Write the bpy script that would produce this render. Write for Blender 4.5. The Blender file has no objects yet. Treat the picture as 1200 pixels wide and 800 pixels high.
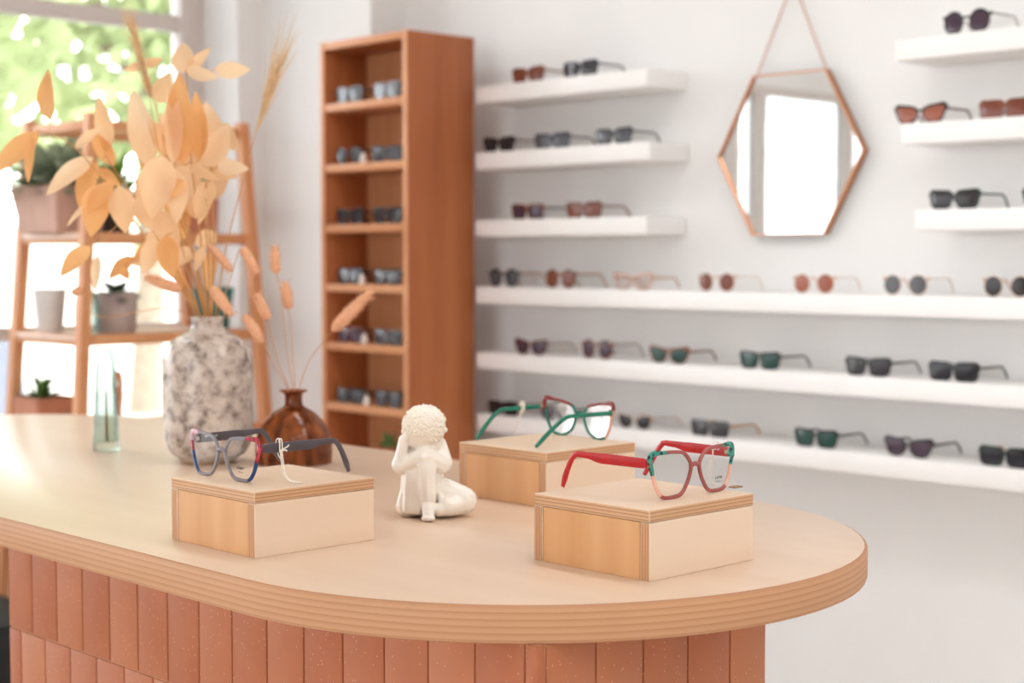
import bpy, bmesh, math, random
from mathutils import Vector, Matrix, noise
rnd = random.Random(7)
SC = bpy.context.scene
COL = SC.collection
PI = math.pi

# ------------------------------------------------------------------ helpers
def lin(v):
    v /= 255.0
    return v / 12.92 if v <= 0.04045 else ((v + 0.055) / 1.055) ** 2.4
def rgb(r, g, b): return (lin(r), lin(g), lin(b), 1.0)

def tag(o, label=None, cat=None, group=None, kind=None):
    if label: o['label'] = label
    if cat: o['category'] = cat
    if group: o['group'] = group
    if kind: o['kind'] = kind
    return o
def thing(name, label, cat, loc=(0, 0, 0), rotz=0.0, group=None):
    o = bpy.data.objects.new(name, None); COL.objects.link(o)
    o.empty_display_size = 0.05
    o.location = loc; o.rotation_euler = (0, 0, rotz)
    return tag(o, label, cat, group)
def to_mesh(name, bm, mats, smooth=True):
    bmesh.ops.recalc_face_normals(bm, faces=bm.faces)
    me = bpy.data.meshes.new(name); bm.to_mesh(me); bm.free()
    if not isinstance(mats, (list, tuple)): mats = [mats]
    for m in mats: me.materials.append(m)
    if smooth:
        me.shade_smooth()
        if hasattr(me, 'set_sharp_from_angle'): me.set_sharp_from_angle(angle=math.radians(38))
    return me
def link(name, me, parent=None, loc=(0, 0, 0), rotz=0.0):
    o = bpy.data.objects.new(name, me); COL.objects.link(o)
    o.location = loc; o.rotation_euler = (0, 0, rotz)
    if parent: o.parent = parent
    return o
def obj(name, bm, mats, parent=None, loc=(0, 0, 0), smooth=True, rotz=0.0):
    return link(name, to_mesh(name, bm, mats, smooth), parent, loc, rotz)
def struct(name, bm, mats, smooth=False, parent=None):
    o = obj(name, bm, mats, parent, smooth=smooth)
    if not parent: o['kind'] = 'structure'
    return o

def box(bm, lo, hi, bev=0.0, seg=2, mi=0):
    vs = [bm.verts.new((x, y, z)) for x in (lo[0], hi[0]) for y in (lo[1], hi[1]) for z in (lo[2], hi[2])]
    idx = [(0, 1, 3, 2), (4, 6, 7, 5), (0, 4, 5, 1), (2, 3, 7, 6), (0, 2, 6, 4), (1, 5, 7, 3)]
    fs = [bm.faces.new([vs[i] for i in f]) for f in idx]
    for f in fs: f.material_index = mi
    if bev > 0:
        es = list({e for f in fs for e in f.edges})
        r = bmesh.ops.bevel(bm, geom=es, offset=bev, segments=seg, affect='EDGES', profile=0.5)
        for f in r['faces']: f.material_index = mi
    return vs
def BX(lo, hi, bev=0.0, seg=2):
    bm = bmesh.new(); box(bm, lo, hi, bev, seg); return bm
def lathe(bm, prof, seg=40, closed=False, cx=0, cy=0):
    rings = []
    for r, z in prof:
        if r < 1e-6: rings.append([bm.verts.new((cx, cy, z))])
        else: rings.append([bm.verts.new((cx + r * math.cos(2 * PI * k / seg), cy + r * math.sin(2 * PI * k / seg), z)) for k in range(seg)])
    for a, b in zip(rings[:-1], rings[1:]):
        for k in range(seg):
            q = (k + 1) % seg
            if len(a) == 1 and len(b) > 1: bm.faces.new((a[0], b[k], b[q]))
            elif len(b) == 1 and len(a) > 1: bm.faces.new((a[k], a[q], b[0]))
            elif len(a) > 1: bm.faces.new((a[k], a[q], b[q], b[k]))
def smooth_prof(pts, n=4):
    out = []
    for i in range(len(pts) - 1):
        p0 = pts[max(i - 1, 0)]; p1 = pts[i]; p2 = pts[i + 1]; p3 = pts[min(i + 2, len(pts) - 1)]
        for k in range(n):
            t = k / n
            out.append(tuple(0.5 * (2 * p1[j] + (p2[j] - p0[j]) * t + (2 * p0[j] - 5 * p1[j] + 4 * p2[j] - p3[j]) * t * t
                             + (3 * p1[j] - p0[j] - 3 * p2[j] + p3[j]) * t ** 3) for j in range(len(p1))))
    out.append(tuple(pts[-1])); return out
def tube(bm, pts, rad, seg=8, cap=True):
    pts = [Vector(p) for p in pts]
    n = len(pts)
    rs = rad if isinstance(rad, (list, tuple)) else [rad] * n
    t0 = (pts[1] - pts[0]).normalized()
    ref = Vector((0, 0, 1)) if abs(t0.z) < 0.9 else Vector((1, 0, 0))
    u = t0.cross(ref).normalized()
    rings = []
    for i, p in enumerate(pts):
        t = (pts[min(i + 1, n - 1)] - pts[max(i - 1, 0)]).normalized()
        u = (u - t * u.dot(t))
        u = u.normalized() if u.length > 1e-6 else t.orthogonal().normalized()
        w = t.cross(u)
        rings.append([bm.verts.new(p + (u * math.cos(2 * PI * k / seg) + w * math.sin(2 * PI * k / seg)) * rs[i]) for k in range(seg)])
    for a, b in zip(rings[:-1], rings[1:]):
        for k in range(seg):
            q = (k + 1) % seg
            bm.faces.new((a[k], a[q], b[q], b[k]))
    if cap:
        bm.faces.new(rings[0][::-1]); bm.faces.new(rings[-1])
def ball(bm, c, r, sx=1, sy=1, sz=1, sub=2):
    g = bmesh.ops.create_icosphere(bm, subdivisions=sub, radius=1.0)
    for v in g['verts']:
        v.co = Vector((c[0] + v.co.x * r * sx, c[1] + v.co.y * r * sy, c[2] + v.co.z * r * sz))
    return g['verts']
def beam(bm, a, b, w, d):
    """a straight timber of section w x d between two points"""
    a, b = Vector(a), Vector(b)
    out = []
    for p in (a, b):
        out.append([bm.verts.new(p + Vector((sx * w / 2, sy * d / 2, 0))) for sx, sy in ((-1, -1), (1, -1), (1, 1), (-1, 1))])
    for k in range(4):
        q = (k + 1) % 4
        bm.faces.new((out[0][k], out[0][q], out[1][q], out[1][k]))
    bm.faces.new(out[0][::-1]); bm.faces.new(out[1])

# ------------------------------------------------------------------ materials
class NT:
    def __init__(s, name):
        s.m = bpy.data.materials.new(name); s.m.use_nodes = True
        s.t = s.m.node_tree; s.t.nodes.clear()
        s.out = s.n('ShaderNodeOutputMaterial')
    def n(s, kind, **kw):
        o = s.t.nodes.new(kind)
        for k, v in kw.items():
            if hasattr(o, k) and k not in ('Scale',): setattr(o, k, v)
            else: o.inputs[k].default_value = v
        return o
    def l(s, a, b): s.t.links.new(a, b)
    def surf(s, sock): s.l(sock, s.out.inputs['Surface'])
def principled(nt, col, rough=0.5, spec=0.5, metal=0.0, trans=0.0, coat=0.0, alpha=1.0, ior=1.45):
    p = nt.n('ShaderNodeBsdfPrincipled')
    p.inputs['Base Color'].default_value = col
    p.inputs['Roughness'].default_value = rough
    p.inputs['Specular IOR Level'].default_value = spec
    p.inputs['Metallic'].default_value = metal
    p.inputs['Transmission Weight'].default_value = trans
    p.inputs['Coat Weight'].default_value = coat; p.inputs['Coat Roughness'].default_value = .22
    p.inputs['Alpha'].default_value = alpha
    p.inputs['IOR'].default_value = ior
    return p
def mat(name, col, rough=0.5, var=0.06, scale=20.0, bump=0.0, stretch=(1, 1, 1), dark=None, **kw):
    """plain surface with a gentle noise variation"""
    nt = NT(name); p = principled(nt, col, rough, **kw)
    tc = nt.n('ShaderNodeTexCoord'); mp = nt.n('ShaderNodeMapping'); mp.inputs['Scale'].default_value = stretch
    no = nt.n('ShaderNodeTexNoise'); no.inputs['Scale'].default_value = scale; no.inputs['Detail'].default_value = 4
    nt.l(tc.outputs['Object'], mp.inputs['Vector']); nt.l(mp.outputs['Vector'], no.inputs['Vector'])
    mx = nt.n('ShaderNodeMix'); mx.data_type = 'RGBA'
    d = dark if dark else tuple(c * (1 - 2 * var) for c in col[:3]) + (1,)
    li = tuple(min(1, c * (1 + var)) for c in col[:3]) + (1,) if not dark else col
    mx.inputs['A'].default_value = d; mx.inputs['B'].default_value = li
    rm = nt.n('ShaderNodeMapRange'); rm.inputs['From Min'].default_value = 0.3; rm.inputs['From Max'].default_value = 0.7
    nt.l(no.outputs['Fac'], rm.inputs['Value']); nt.l(rm.outputs['Result'], mx.inputs['Factor'])
    nt.l(mx.outputs['Result'], p.inputs['Base Color'])
    if bump > 0:
        b = nt.n('ShaderNodeBump'); b.inputs['Strength'].default_value = bump; b.inputs['Distance'].default_value = 0.002
        nt.l(no.outputs['Fac'], b.inputs['Height']); nt.l(b.outputs['Normal'], p.inputs['Normal'])
    nt.surf(p.outputs['BSDF'])
    return nt.m
def wood(name, light, dark, rough=0.45, axis='Z', scale=14.0, spec=0.4, coat=0.0):
    st = {'X': (0.06, 1, 1), 'Y': (1, 0.06, 1), 'Z': (1, 1, 0.06)}[axis]
    return mat(name, light, rough, dark=dark, scale=scale, stretch=st, spec=spec, coat=coat)
def ply_edge(name, axis, period, light, mid, dark, rough=0.55):
    """stacked veneers: fine lines across one axis"""
    nt = NT(name); p = principled(nt, light, rough, spec=0.3)
    tc = nt.n('ShaderNodeTexCoord'); sp = nt.n('ShaderNodeSeparateXYZ')
    nt.l(tc.outputs['Object'], sp.inputs['Vector'])
    no = nt.n('ShaderNodeTexNoise'); no.inputs['Scale'].default_value = 18; nt.l(tc.outputs['Object'], no.inputs['Vector'])
    a = nt.n('ShaderNodeMath'); a.operation = 'MULTIPLY'; a.inputs[1].default_value = 1 / period
    nt.l(sp.outputs[axis], a.inputs[0])
    w = nt.n('ShaderNodeMath'); w.operation = 'MULTIPLY_ADD'; w.inputs[1].default_value = 0.06; 
    nt.l(no.outputs['Fac'], w.inputs[0]); nt.l(a.outputs[0], w.inputs[2])
    fr = nt.n('ShaderNodeMath'); fr.operation = 'FRACT'; nt.l(w.outputs[0], fr.inputs[0])
    cr = nt.n('ShaderNodeValToRGB'); e = cr.color_ramp.elements
    e[0].position = 0.0; e[0].color = light; e[1].position = 0.45; e[1].color = light
    for pos, c in ((0.55, mid), (0.78, mid), (0.86, dark), (0.95, dark), (1.0, light)):
        q = e.new(pos); q.color = c
    nt.l(fr.outputs[0], cr.inputs['Fac']); nt.l(cr.outputs['Color'], p.inputs['Base Color'])
    nt.surf(p.outputs['BSDF']); return nt.m
def thin_glass(name, tint=(1, 1, 1, 1), gloss=1.0, ior=1.45, rough=0.02):
    nt = NT(name)
    t = nt.n('ShaderNodeBsdfTransparent'); t.inputs['Color'].default_value = tint
    g = nt.n('ShaderNodeBsdfGlossy'); g.inputs['Roughness'].default_value = rough
    f = nt.n('ShaderNodeFresnel'); f.inputs['IOR'].default_value = ior
    m = nt.n('ShaderNodeMath'); m.operation = 'MULTIPLY'; m.inputs[1].default_value = gloss
    nt.l(f.outputs['Fac'], m.inputs[0])
    x = nt.n('ShaderNodeMixShader'); nt.l(m.outputs[0], x.inputs['Fac'])
    nt.l(t.outputs[0], x.inputs[1]); nt.l(g.outputs[0], x.inputs[2]); nt.surf(x.outputs[0])
    return nt.m
def crystal(name, col, alpha=0.6, rough=0.12, spec=0.6):
    """see-through acetate"""
    nt = NT(name); p = principled(nt, col, rough, spec=spec)
    t = nt.n('ShaderNodeBsdfTransparent'); t.inputs['Color'].default_value = tuple(0.35 + 0.65 * c for c in col[:3]) + (1,)
    no = nt.n('ShaderNodeTexNoise'); no.inputs['Scale'].default_value = 60
    tc = nt.n('ShaderNodeTexCoord'); nt.l(tc.outputs['Object'], no.inputs['Vector'])
    mr = nt.n('ShaderNodeMapRange'); mr.inputs['To Min'].default_value = alpha - 0.08; mr.inputs['To Max'].default_value = alpha + 0.08
    nt.l(no.outputs['Fac'], mr.inputs['Value'])
    x = nt.n('ShaderNodeMixShader'); nt.l(mr.outputs['Result'], x.inputs['Fac'])
    nt.l(t.outputs[0], x.inputs[1]); nt.l(p.outputs['BSDF'], x.inputs[2]); nt.surf(x.outputs[0])
    return nt.m
def spotted(name, a, b, scale=140, lo=0.48, hi=0.54, rough=0.2, kind='noise', spec=0.5, c=None):
    nt = NT(name); p = principled(nt, a, rough, spec=spec)
    tc = nt.n('ShaderNodeTexCoord')
    if kind == 'noise':
        no = nt.n('ShaderNodeTexNoise'); no.inputs['Detail'].default_value = 5; no.inputs['Roughness'].default_value = 0.62; src = 'Fac'
    else:
        no = nt.n('ShaderNodeTexVoronoi'); src = 'Distance'
    no.inputs['Scale'].default_value = scale
    nt.l(tc.outputs['Object'], no.inputs['Vector'])
    cr = nt.n('ShaderNodeValToRGB'); e = cr.color_ramp.elements
    e[0].position = lo; e[0].color = a; e[1].position = hi; e[1].color = b
    if c: q = e.new(min(1, hi + 0.12)); q.color = c
    nt.l(no.outputs[src], cr.inputs['Fac']); nt.l(cr.outputs['Color'], p.inputs['Base Color'])
    nt.surf(p.outputs['BSDF']); return nt.m
def leafmat(name, col, dark, trans=0.45, scale=9):
    nt = NT(name); p = principled(nt, col, 0.6, spec=0.25)
    tr = nt.n('ShaderNodeBsdfTranslucent')
    tc = nt.n('ShaderNodeTexCoord'); no = nt.n('ShaderNodeTexNoise'); no.inputs['Scale'].default_value = scale
    nt.l(tc.outputs['Object'], no.inputs['Vector'])
    cr = nt.n('ShaderNodeValToRGB'); e = cr.color_ramp.elements
    e[0].position = 0.35; e[0].color = dark; e[1].position = 0.62; e[1].color = col
    nt.l(no.outputs['Fac'], cr.inputs['Fac'])
    nt.l(cr.outputs['Color'], p.inputs['Base Color']); nt.l(cr.outputs['Color'], tr.inputs['Color'])
    x = nt.n('ShaderNodeMixShader'); x.inputs['Fac'].default_value = trans
    nt.l(p.outputs['BSDF'], x.inputs[1]); nt.l(tr.outputs[0], x.inputs[2]); nt.surf(x.outputs[0]); return nt.m
def emit(name, col, s):
    nt = NT(name); e = nt.n('ShaderNodeEmission'); e.inputs['Color'].default_value = col; e.inputs['Strength'].default_value = s
    nt.surf(e.outputs[0]); return nt.m

M = {}
M['wall'] = mat('white_paint', rgb(239, 237, 235), 0.75, var=0.01, scale=3, spec=0.2)
M['ceiling'] = mat('ceiling_paint', rgb(240, 238, 235), 0.8, var=0.01, scale=3, spec=0.2)
M['floor'] = mat('pale_concrete', rgb(226, 220, 213), 0.5, var=0.05, scale=4)
M['frame_white'] = mat('window_paint', rgb(214, 204, 198), 0.5, var=0.02, scale=8)
M['shelf_white'] = mat('shelf_lacquer', rgb(246, 243, 240), 0.45, var=0.01, scale=6)
M['pane'] = thin_glass('window_glass', (0.97, 0.99, 0.98, 1), 0.8)
M['counter'] = wood('maple_veneer', rgb(216, 189, 165), rgb(210, 181, 155), 0.30, 'X', 16, spec=0.5, coat=0.08)
M['counter_edge'] = ply_edge('counter_ply_edge', 'Z', 0.0072, rgb(194, 146, 109), rgb(188, 138, 101), rgb(174, 123, 87))
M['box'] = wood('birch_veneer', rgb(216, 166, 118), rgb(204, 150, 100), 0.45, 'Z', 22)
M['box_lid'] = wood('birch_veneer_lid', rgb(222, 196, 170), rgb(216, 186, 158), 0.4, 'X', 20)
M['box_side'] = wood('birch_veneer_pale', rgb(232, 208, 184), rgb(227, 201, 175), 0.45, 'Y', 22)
M['ply_z'] = ply_edge('box_ply_edge', 'Z', 0.0040, rgb(206, 164, 126), rgb(194, 148, 110), rgb(150, 104, 74))
M['ply_x'] = ply_edge('box_ply_edge_upright', 'X', 0.0040, rgb(200, 154, 114), rgb(184, 136, 98), rgb(140, 96, 68))
M['gap'] = mat('dark_gap', rgb(60, 38, 26), 0.9)
M['cab_side'] = mat('cabinet_stained_pine', rgb(186, 112, 66), 0.5, dark=rgb(158, 86, 46), scale=7, stretch=(1.5, 1.5, 0.12))
M['cab_front'] = wood('cabinet_light_edge', rgb(218, 158, 114), rgb(202, 138, 94), 0.5, 'X', 12)
M['cab_back'] = wood('cabinet_back_board', rgb(216, 156, 112), rgb(200, 138, 94), 0.6, 'Z', 10)
M['stand'] = wood('stand_oak', rgb(222, 160, 114), rgb(204, 138, 92), 0.5, 'Z', 12)
M['stand_board'] = mat('stand_board', rgb(222, 190, 168), 0.5, var=0.05)
M['grout'] = mat('grout', rgb(196, 140, 104), 0.9, var=0.04)
M['copper'] = mat('copper', rgb(206, 148, 112), 0.3, var=0.04, metal=1.0)
M['mirror'] = mat('silvered_glass', (0.93, 0.94, 0.93, 1), 0.015, var=0.0, metal=1.0)
M['vase'] = spotted('speckled_glaze', rgb(116, 102, 95), rgb(186, 170, 158), 50, 0.33, 0.49, 0.22, c=rgb(206, 192, 180))
M['vase_foot'] = mat('raw_clay', rgb(176, 140, 108), 0.8)
M['statue'] = mat('white_ceramic', rgb(240, 231, 220), 0.22, var=0.02, scale=40, spec=0.6)
M['statue_hair'] = mat('cream_ceramic', rgb(238, 226, 208), 0.5, var=0.03, scale=60)
M['lens_clear'] = thin_glass('clear_lens', (0.98, 0.985, 0.985, 1), 0.3)
M['steel'] = mat('hinge_metal', rgb(190, 180, 165), 0.3, metal=1.0)
M['thread'] = mat('white_thread', rgb(236, 226, 212), 0.8)
M['print'] = mat('black_print', rgb(40, 38, 38), 0.6)
M['white_print'] = mat('white_print', rgb(235, 230, 225), 0.6)

def tile_material():
    nt = NT('terracotta_tile'); p = principled(nt, rgb(208, 135, 98), 0.5, spec=0.35)
    at = nt.n('ShaderNodeAttribute'); at.attribute_name = 'tone'
    tc = nt.n('ShaderNodeTexCoord')
    no = nt.n('ShaderNodeTexNoise'); no.inputs['Scale'].default_value = 9; no.inputs['Detail'].default_value = 6
    nt.l(tc.outputs['Object'], no.inputs['Vector'])
    ad = nt.n('ShaderNodeMath'); ad.operation = 'MULTIPLY_ADD'; ad.inputs[1].default_value = 0.7
    nt.l(no.outputs['Fac'], ad.inputs[0]); nt.l(at.outputs['Fac'], ad.inputs[2])
    cr = nt.n('ShaderNodeValToRGB'); e = cr.color_ramp.elements
    e[0].position = 0.30; e[0].color = rgb(166, 94, 60); e[1].position = 0.85; e[1].color = rgb(184, 116, 80)
    nt.l(ad.outputs[0], cr.inputs['Fac'])
    vo = nt.n('ShaderNodeTexVoronoi'); vo.inputs['Scale'].default_value = 120; nt.l(tc.outputs['Object'], vo.inputs['Vector'])
    lt = nt.n('ShaderNodeMath'); lt.operation = 'LESS_THAN'; lt.inputs[1].default_value = 0.12
    nt.l(vo.outputs['Distance'], lt.inputs[0])
    sc = nt.n('ShaderNodeMath'); sc.operation = 'MULTIPLY'; sc.inputs[1].default_value = 0.45; nt.l(lt.outputs[0], sc.inputs[0])
    mx = nt.n('ShaderNodeMix'); mx.data_type = 'RGBA'; nt.l(sc.outputs[0], mx.inputs['Factor'])
    nt.l(cr.outputs['Color'], mx.inputs['A']); mx.inputs['B'].default_value = rgb(232, 180, 146)
    nt.l(mx.outputs['Result'], p.inputs['Base Color'])
    b = nt.n('ShaderNodeBump'); b.inputs['Strength'].default_value = 0.15; b.inputs['Distance'].default_value = 0.002
    nt.l(no.outputs['Fac'], b.inputs['Height']); nt.l(b.outputs['Normal'], p.inputs['Normal'])
    nt.surf(p.outputs['BSDF']); return nt.m
M['tile'] = tile_material()

# ------------------------------------------------------------------ the room
XL, XR, YB, YF, ZC = -4.96, 2.6, 3.5, -4.2, 3.0
struct('floor', BX((XL - .1, YF - .1, -0.12), (XR + .1, YB + .15, 0.0)), M['floor'])
struct('ceiling', BX((XL - .1, YF - .1, ZC), (XR + .1, YB + .15, ZC + .15)), M['ceiling'])
struct('wall_back', BX((-4.14, YB, 0), (XR + .1, YB + .15, ZC)), M['wall'])
bm = bmesh.new()
box(bm, (XL - .1, YF - .15, 0), (-2.4, YF, ZC)); box(bm, (1.3, YF - .15, 0), (XR + .1, YF, ZC))
box(bm, (-2.4, YF - .15, 0), (1.3, YF, .5)); box(bm, (-2.4, YF - .15, 2.5), (1.3, YF, ZC))
struct('wall_front', bm, M['wall'])
# corner pier between the window wall and the back wall
bm = bmesh.new()
box(bm, (-4.746, 3.35, 0), (-4.14, 3.65, ZC)); box(bm, (-5.06, 3.24, 0), (-4.746, 3.65, ZC))
struct('wall_left_pier', bm, M['wall'])
WIN = [(3.17, 1.735), (1.711, 0.63), (0.606, 0.41), (0.386, -0.36), (-0.384, -2.03), (-2.054, -3.7)]
bm = bmesh.new()
box(bm, (-5.06, -3.76, 0), (-4.96, 3.24, 0.40)); box(bm, (-5.06, -3.76, 2.88), (-4.96, 3.24, ZC)); box(bm, (-5.06, YF, 0), (-4.96, -3.76, ZC)); box(bm, (-5.06, -3.76, 2.163), (-4.96, 1.723, 2.88))
struct('wall_left', bm, M['wall'])
def window(n, x, y0, y1, zs, transoms, depth=0.07, along='Y', elo=.03, ehi=.03):
    bm = bmesh.new(); w = 0.022
    lo, hi = min(y0, y1), max(y0, y1)
    box(bm, (x - depth, lo - elo, zs[0]), (x, lo + w, zs[1]), .004); box(bm, (x - depth, hi - w, zs[0]), (x, hi + ehi, zs[1]), .004)
    box(bm, (x - depth + .003, lo, zs[0]), (x - .003, hi, zs[0] + .06), .004); box(bm, (x - depth + .003, lo, zs[1] - .04), (x - .003, hi, zs[1]), .004)
    for z, h in transoms: box(bm, (x - depth + .006, lo + .01, z - h / 2), (x - .006, hi - .01, z + h / 2), .004)
    pb = BX((x - .045, lo, zs[0]), (x - .039, hi, zs[1]))
    if along == 'X':
        for b_ in (bm, pb):
            for v in b_.verts: v.co = Vector((v.co.y, v.co.x, v.co.z))
    o = struct('window_%d' % n, bm, M['frame_white'])
    struct('pane', pb, M['pane'], parent=o)
for i, (a, b) in enumerate(WIN): window(i + 1, -4.96, a, b, (0.40, 2.88 if i == 0 else 2.163), ((2.135, .055), (1.045, .045)) if i == 0 else (), elo=.06 if i == 5 else .012, ehi=.0695 if i == 0 else .012)
struct('wall_right', BX((XR, YF, 0), (XR + .1, YB, ZC)), M['wall'])
# glazed shop front behind the camera
for i, (a, b) in enumerate([(-2.36, -.58), (-.52, 1.26)]): window(7 + i, YF - .04, a, b, (0.5, 2.5), ((2.2, .05),), along='X')

# ceiling lamps
LAMP = emit('lamp_diffuser', (0.98, 0.985, 1.0, 1), 11.0)
M['lamp_frame'] = mat('lamp_frame', rgb(235, 235, 232), 0.4)
for i, (x, y) in enumerate([(-1.9, 1.9), (-0.2, 1.9), (0.8, 0.9), (0.8, -0.6), (-3.9, 1.3), (1.9, 1.9)]):
    t = thing('ceiling_light', 'long white ceiling light panel above the shop floor', 'ceiling light', (x, y, ZC), 0, 'ceiling light panels')
    bm = bmesh.new()
    for lo, hi in (((-.62, -.17, -.06), (.62, -.15, 0)), ((-.62, .15, -.06), (.62, .17, 0)), ((-.62, -.15, -.06), (-.6, .15, 0)), ((.6, -.15, -.06), (.62, .15, 0))):
        box(bm, lo, hi, .003)
    obj('frame', bm, M['lamp_frame'], t)
    obj('diffuser', BX((-.6, -.15, -.045), (.6, .15, -.03)), LAMP, t)

# ------------------------------------------------------------------ counter
CT = 0.95
def stadium(bm, x0, x1, yc, r, z0, z1, seg=40, bev=0.004):
    pts = [(x1 + r * math.cos(a), yc + r * math.sin(a)) for a in [(-PI / 2 + PI * k / seg) for k in range(seg + 1)]]
    pts += [(x0 + r * math.cos(a), yc + r * math.sin(a)) for a in [(PI / 2 + PI * k / seg) for k in range(seg + 1)]]
    def ring(inset, z):
        s = (r - inset) / r
        return [bm.verts.new(((x1 if i <= seg else x0) + (p[0] - (x1 if i <= seg else x0)) * s, yc + (p[1] - yc) * s, z)) for i, p in enumerate(pts)]
    R = [ring(bev, z0), ring(bev * .3, z0 + bev * .3), ring(0, z0 + bev), ring(0, z1 - bev), ring(bev * .3, z1 - bev * .3), ring(bev, z1)]
    n = len(pts)
    for a, b in zip(R[:-1], R[1:]):
        for k in range(n):
            f = bm.faces.new((a[k], a[(k + 1) % n], b[(k + 1) % n], b[k])); f.material_index = 1
    bm.faces.new(R[0][::-1]); bm.faces.new(R[-1])
ctr = thing('counter', 'long maple plywood counter with rounded ends on a terracotta tiled base', 'counter', (0, 0, 0))
bm = bmesh.new(); stadium(bm, -3.0, -1.455, 1.427, 0.432, CT - .04, CT)
obj('countertop', bm, [M['counter'], M['counter_edge']], ctr)
BX0, BX1, BY0, BY1 = -2.284, -1.133, 1.13, 1.512
base = obj('tiled_base', BX((BX0 + .0025, BY0 + .0025, 0), (BX1 - .0025, BY1 - .0025, CT - .04)), M['grout'], ctr, smooth=False)
bm = bmesh.new(); tone = bm.loops.layers.float.new('tone')
P, G, RJ, RH = 0.0755, 0.0022, 0.737, 0.205
rows = []; z = RJ
rows.append((RJ, CT - .04))
while z > 0.01:
    rows.append((max(z - RH, 0), z)); z -= RH
def add_tile(lo, hi):
    n0 = len(bm.faces); box(bm, lo, hi, 0.0014, 2)
    bm.faces.ensure_lookup_table(); v = rnd.uniform(0.0, 0.45)
    for f in bm.faces[n0:]:
        for lp in f.loops: lp[tone] = v
for ri, (z0, z1) in enumerate(rows):
    off = 0 if ri % 2 == 0 else -P / 2
    x = BX0 + off
    while x < BX1 - .004:
        a, b = max(x, BX0), min(x + P, BX1)
        if b - a > .006: add_tile((a + G / 2, BY0, z0 + G / 2), (b - G / 2, BY0 + .012, z1 - G / 2))
        x += P
    y = BY0 + .012 + off
    while y < BY1 - .004:
        a, b = max(y, BY0 + .013), min(y + P, BY1)
        if b - a > .006: add_tile((BX1 - .012, a + G / 2, z0 + G / 2), (BX1, b - G / 2, z1 - G / 2))
        y += P
obj('tile_cladding', bm, M['tile'], base)

# ------------------------------------------------------------------ plywood display boxes
def ply_box(label, x0, x1, y0, y1, h=0.0785):
    cx, cy = (x0 + x1) / 2, (y0 + y1) / 2; w, d = (x1 - x0) / 2, (y1 - y0) / 2
    t = thing('display_box', label, 'display box', (cx, cy, CT), 0, 'plywood display boxes on the counter')
    th, pl = 0.0135, 0.0135
    def slab(name, lo, hi, face, edge, edge_axes, par=t):
        bm = bmesh.new(); box(bm, lo, hi, .0006, 1)
        bm.normal_update()
        for f in bm.faces:
            n = f.normal
            f.material_index = 1 if any(abs(n[a]) > .8 for a in edge_axes) else 0
        return obj(name, bm, [face, edge], par)
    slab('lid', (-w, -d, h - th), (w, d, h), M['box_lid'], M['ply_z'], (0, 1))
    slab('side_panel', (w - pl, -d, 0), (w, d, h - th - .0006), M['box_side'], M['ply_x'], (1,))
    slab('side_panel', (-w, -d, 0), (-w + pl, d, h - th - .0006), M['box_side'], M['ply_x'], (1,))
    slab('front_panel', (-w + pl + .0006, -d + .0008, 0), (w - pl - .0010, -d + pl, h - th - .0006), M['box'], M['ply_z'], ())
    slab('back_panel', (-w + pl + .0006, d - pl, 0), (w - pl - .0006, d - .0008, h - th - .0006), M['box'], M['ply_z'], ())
    return t
ply_box('pale plywood display box under the red eyeglasses at the counter end', -1.314, -1.136, 1.305, 1.489)
ply_box('pale plywood display box under the grey armed eyeglasses', -1.727, -1.547, 1.074, 1.254)
ply_box('pale plywood display box under the green cat-eye eyeglasses', -1.757, -1.574, 1.587, 1.775)
BT = CT + 0.0785

# ------------------------------------------------------------------ spectacles
def chaikin(p, n=3):
    for it in range(n):
        q = []; c = (.17 if n > 2 else .29) if it == 0 else .25; d = 1 - c
        for i in range(len(p)):
            a, b = p[i], p[(i + 1) % len(p)]
            q.append((a[0] * d + b[0] * c, a[1] * d + b[1] * c)); q.append((a[0] * c + b[0] * d, a[1] * c + b[1] * d))
        p = q
    return p
SHAPE = {
 'geo': [(1.08, 1.02), (.1, 1.05), (-.66, .96), (-1.05, .36), (-.86, -.34), (-.48, -1.02), (.50, -1.05), (.80, -.55), (1.02, .35)],
 'cat': [(1.16, 1.12), (.2, 1.06), (-.78, .82), (-1.08, .2), (-.75, -.72), (-.1, -1.14), (.6, -.98), (.92, -.3), (1.06, .45)],
 'square': [(1.1, 1.1), (0, 1.06), (-1.06, 1.02), (-1.08, 0), (-.9, -1.08), (0, -1.1), (.95, -1.06), (1.08, 0)],
 'rect': [(1.1, 1.15), (0, 1.1), (-1.1, 1.1), (-1.1, 0), (-1.0, -1.12), (0, -1.12), (1.02, -1.12), (1.1, 0)],
 'round': [(math.cos(2 * PI * k / 12) * 1.03, math.sin(2 * PI * k / 12) * 1.03) for k in range(12)],
 'wayfarer': [(1.12, 1.08), (0, 1.02), (-1.02, .92), (-1.02, .1), (-.84, -.92), (-.3, -1.06), (.45, -1.06), (.90, -.85), (1.03, 0)],
}
CURVE = 0.75
def rim_outline(shape, a, b, c, s, z0, it=3):
    """outline of one lens in x,z metres; s = +1/-1 side, u points outward"""
    return [(s * (c + u * a), z0 + v * b, u, v) for u, v in chaikin(SHAPE[shape], it)]
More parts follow.
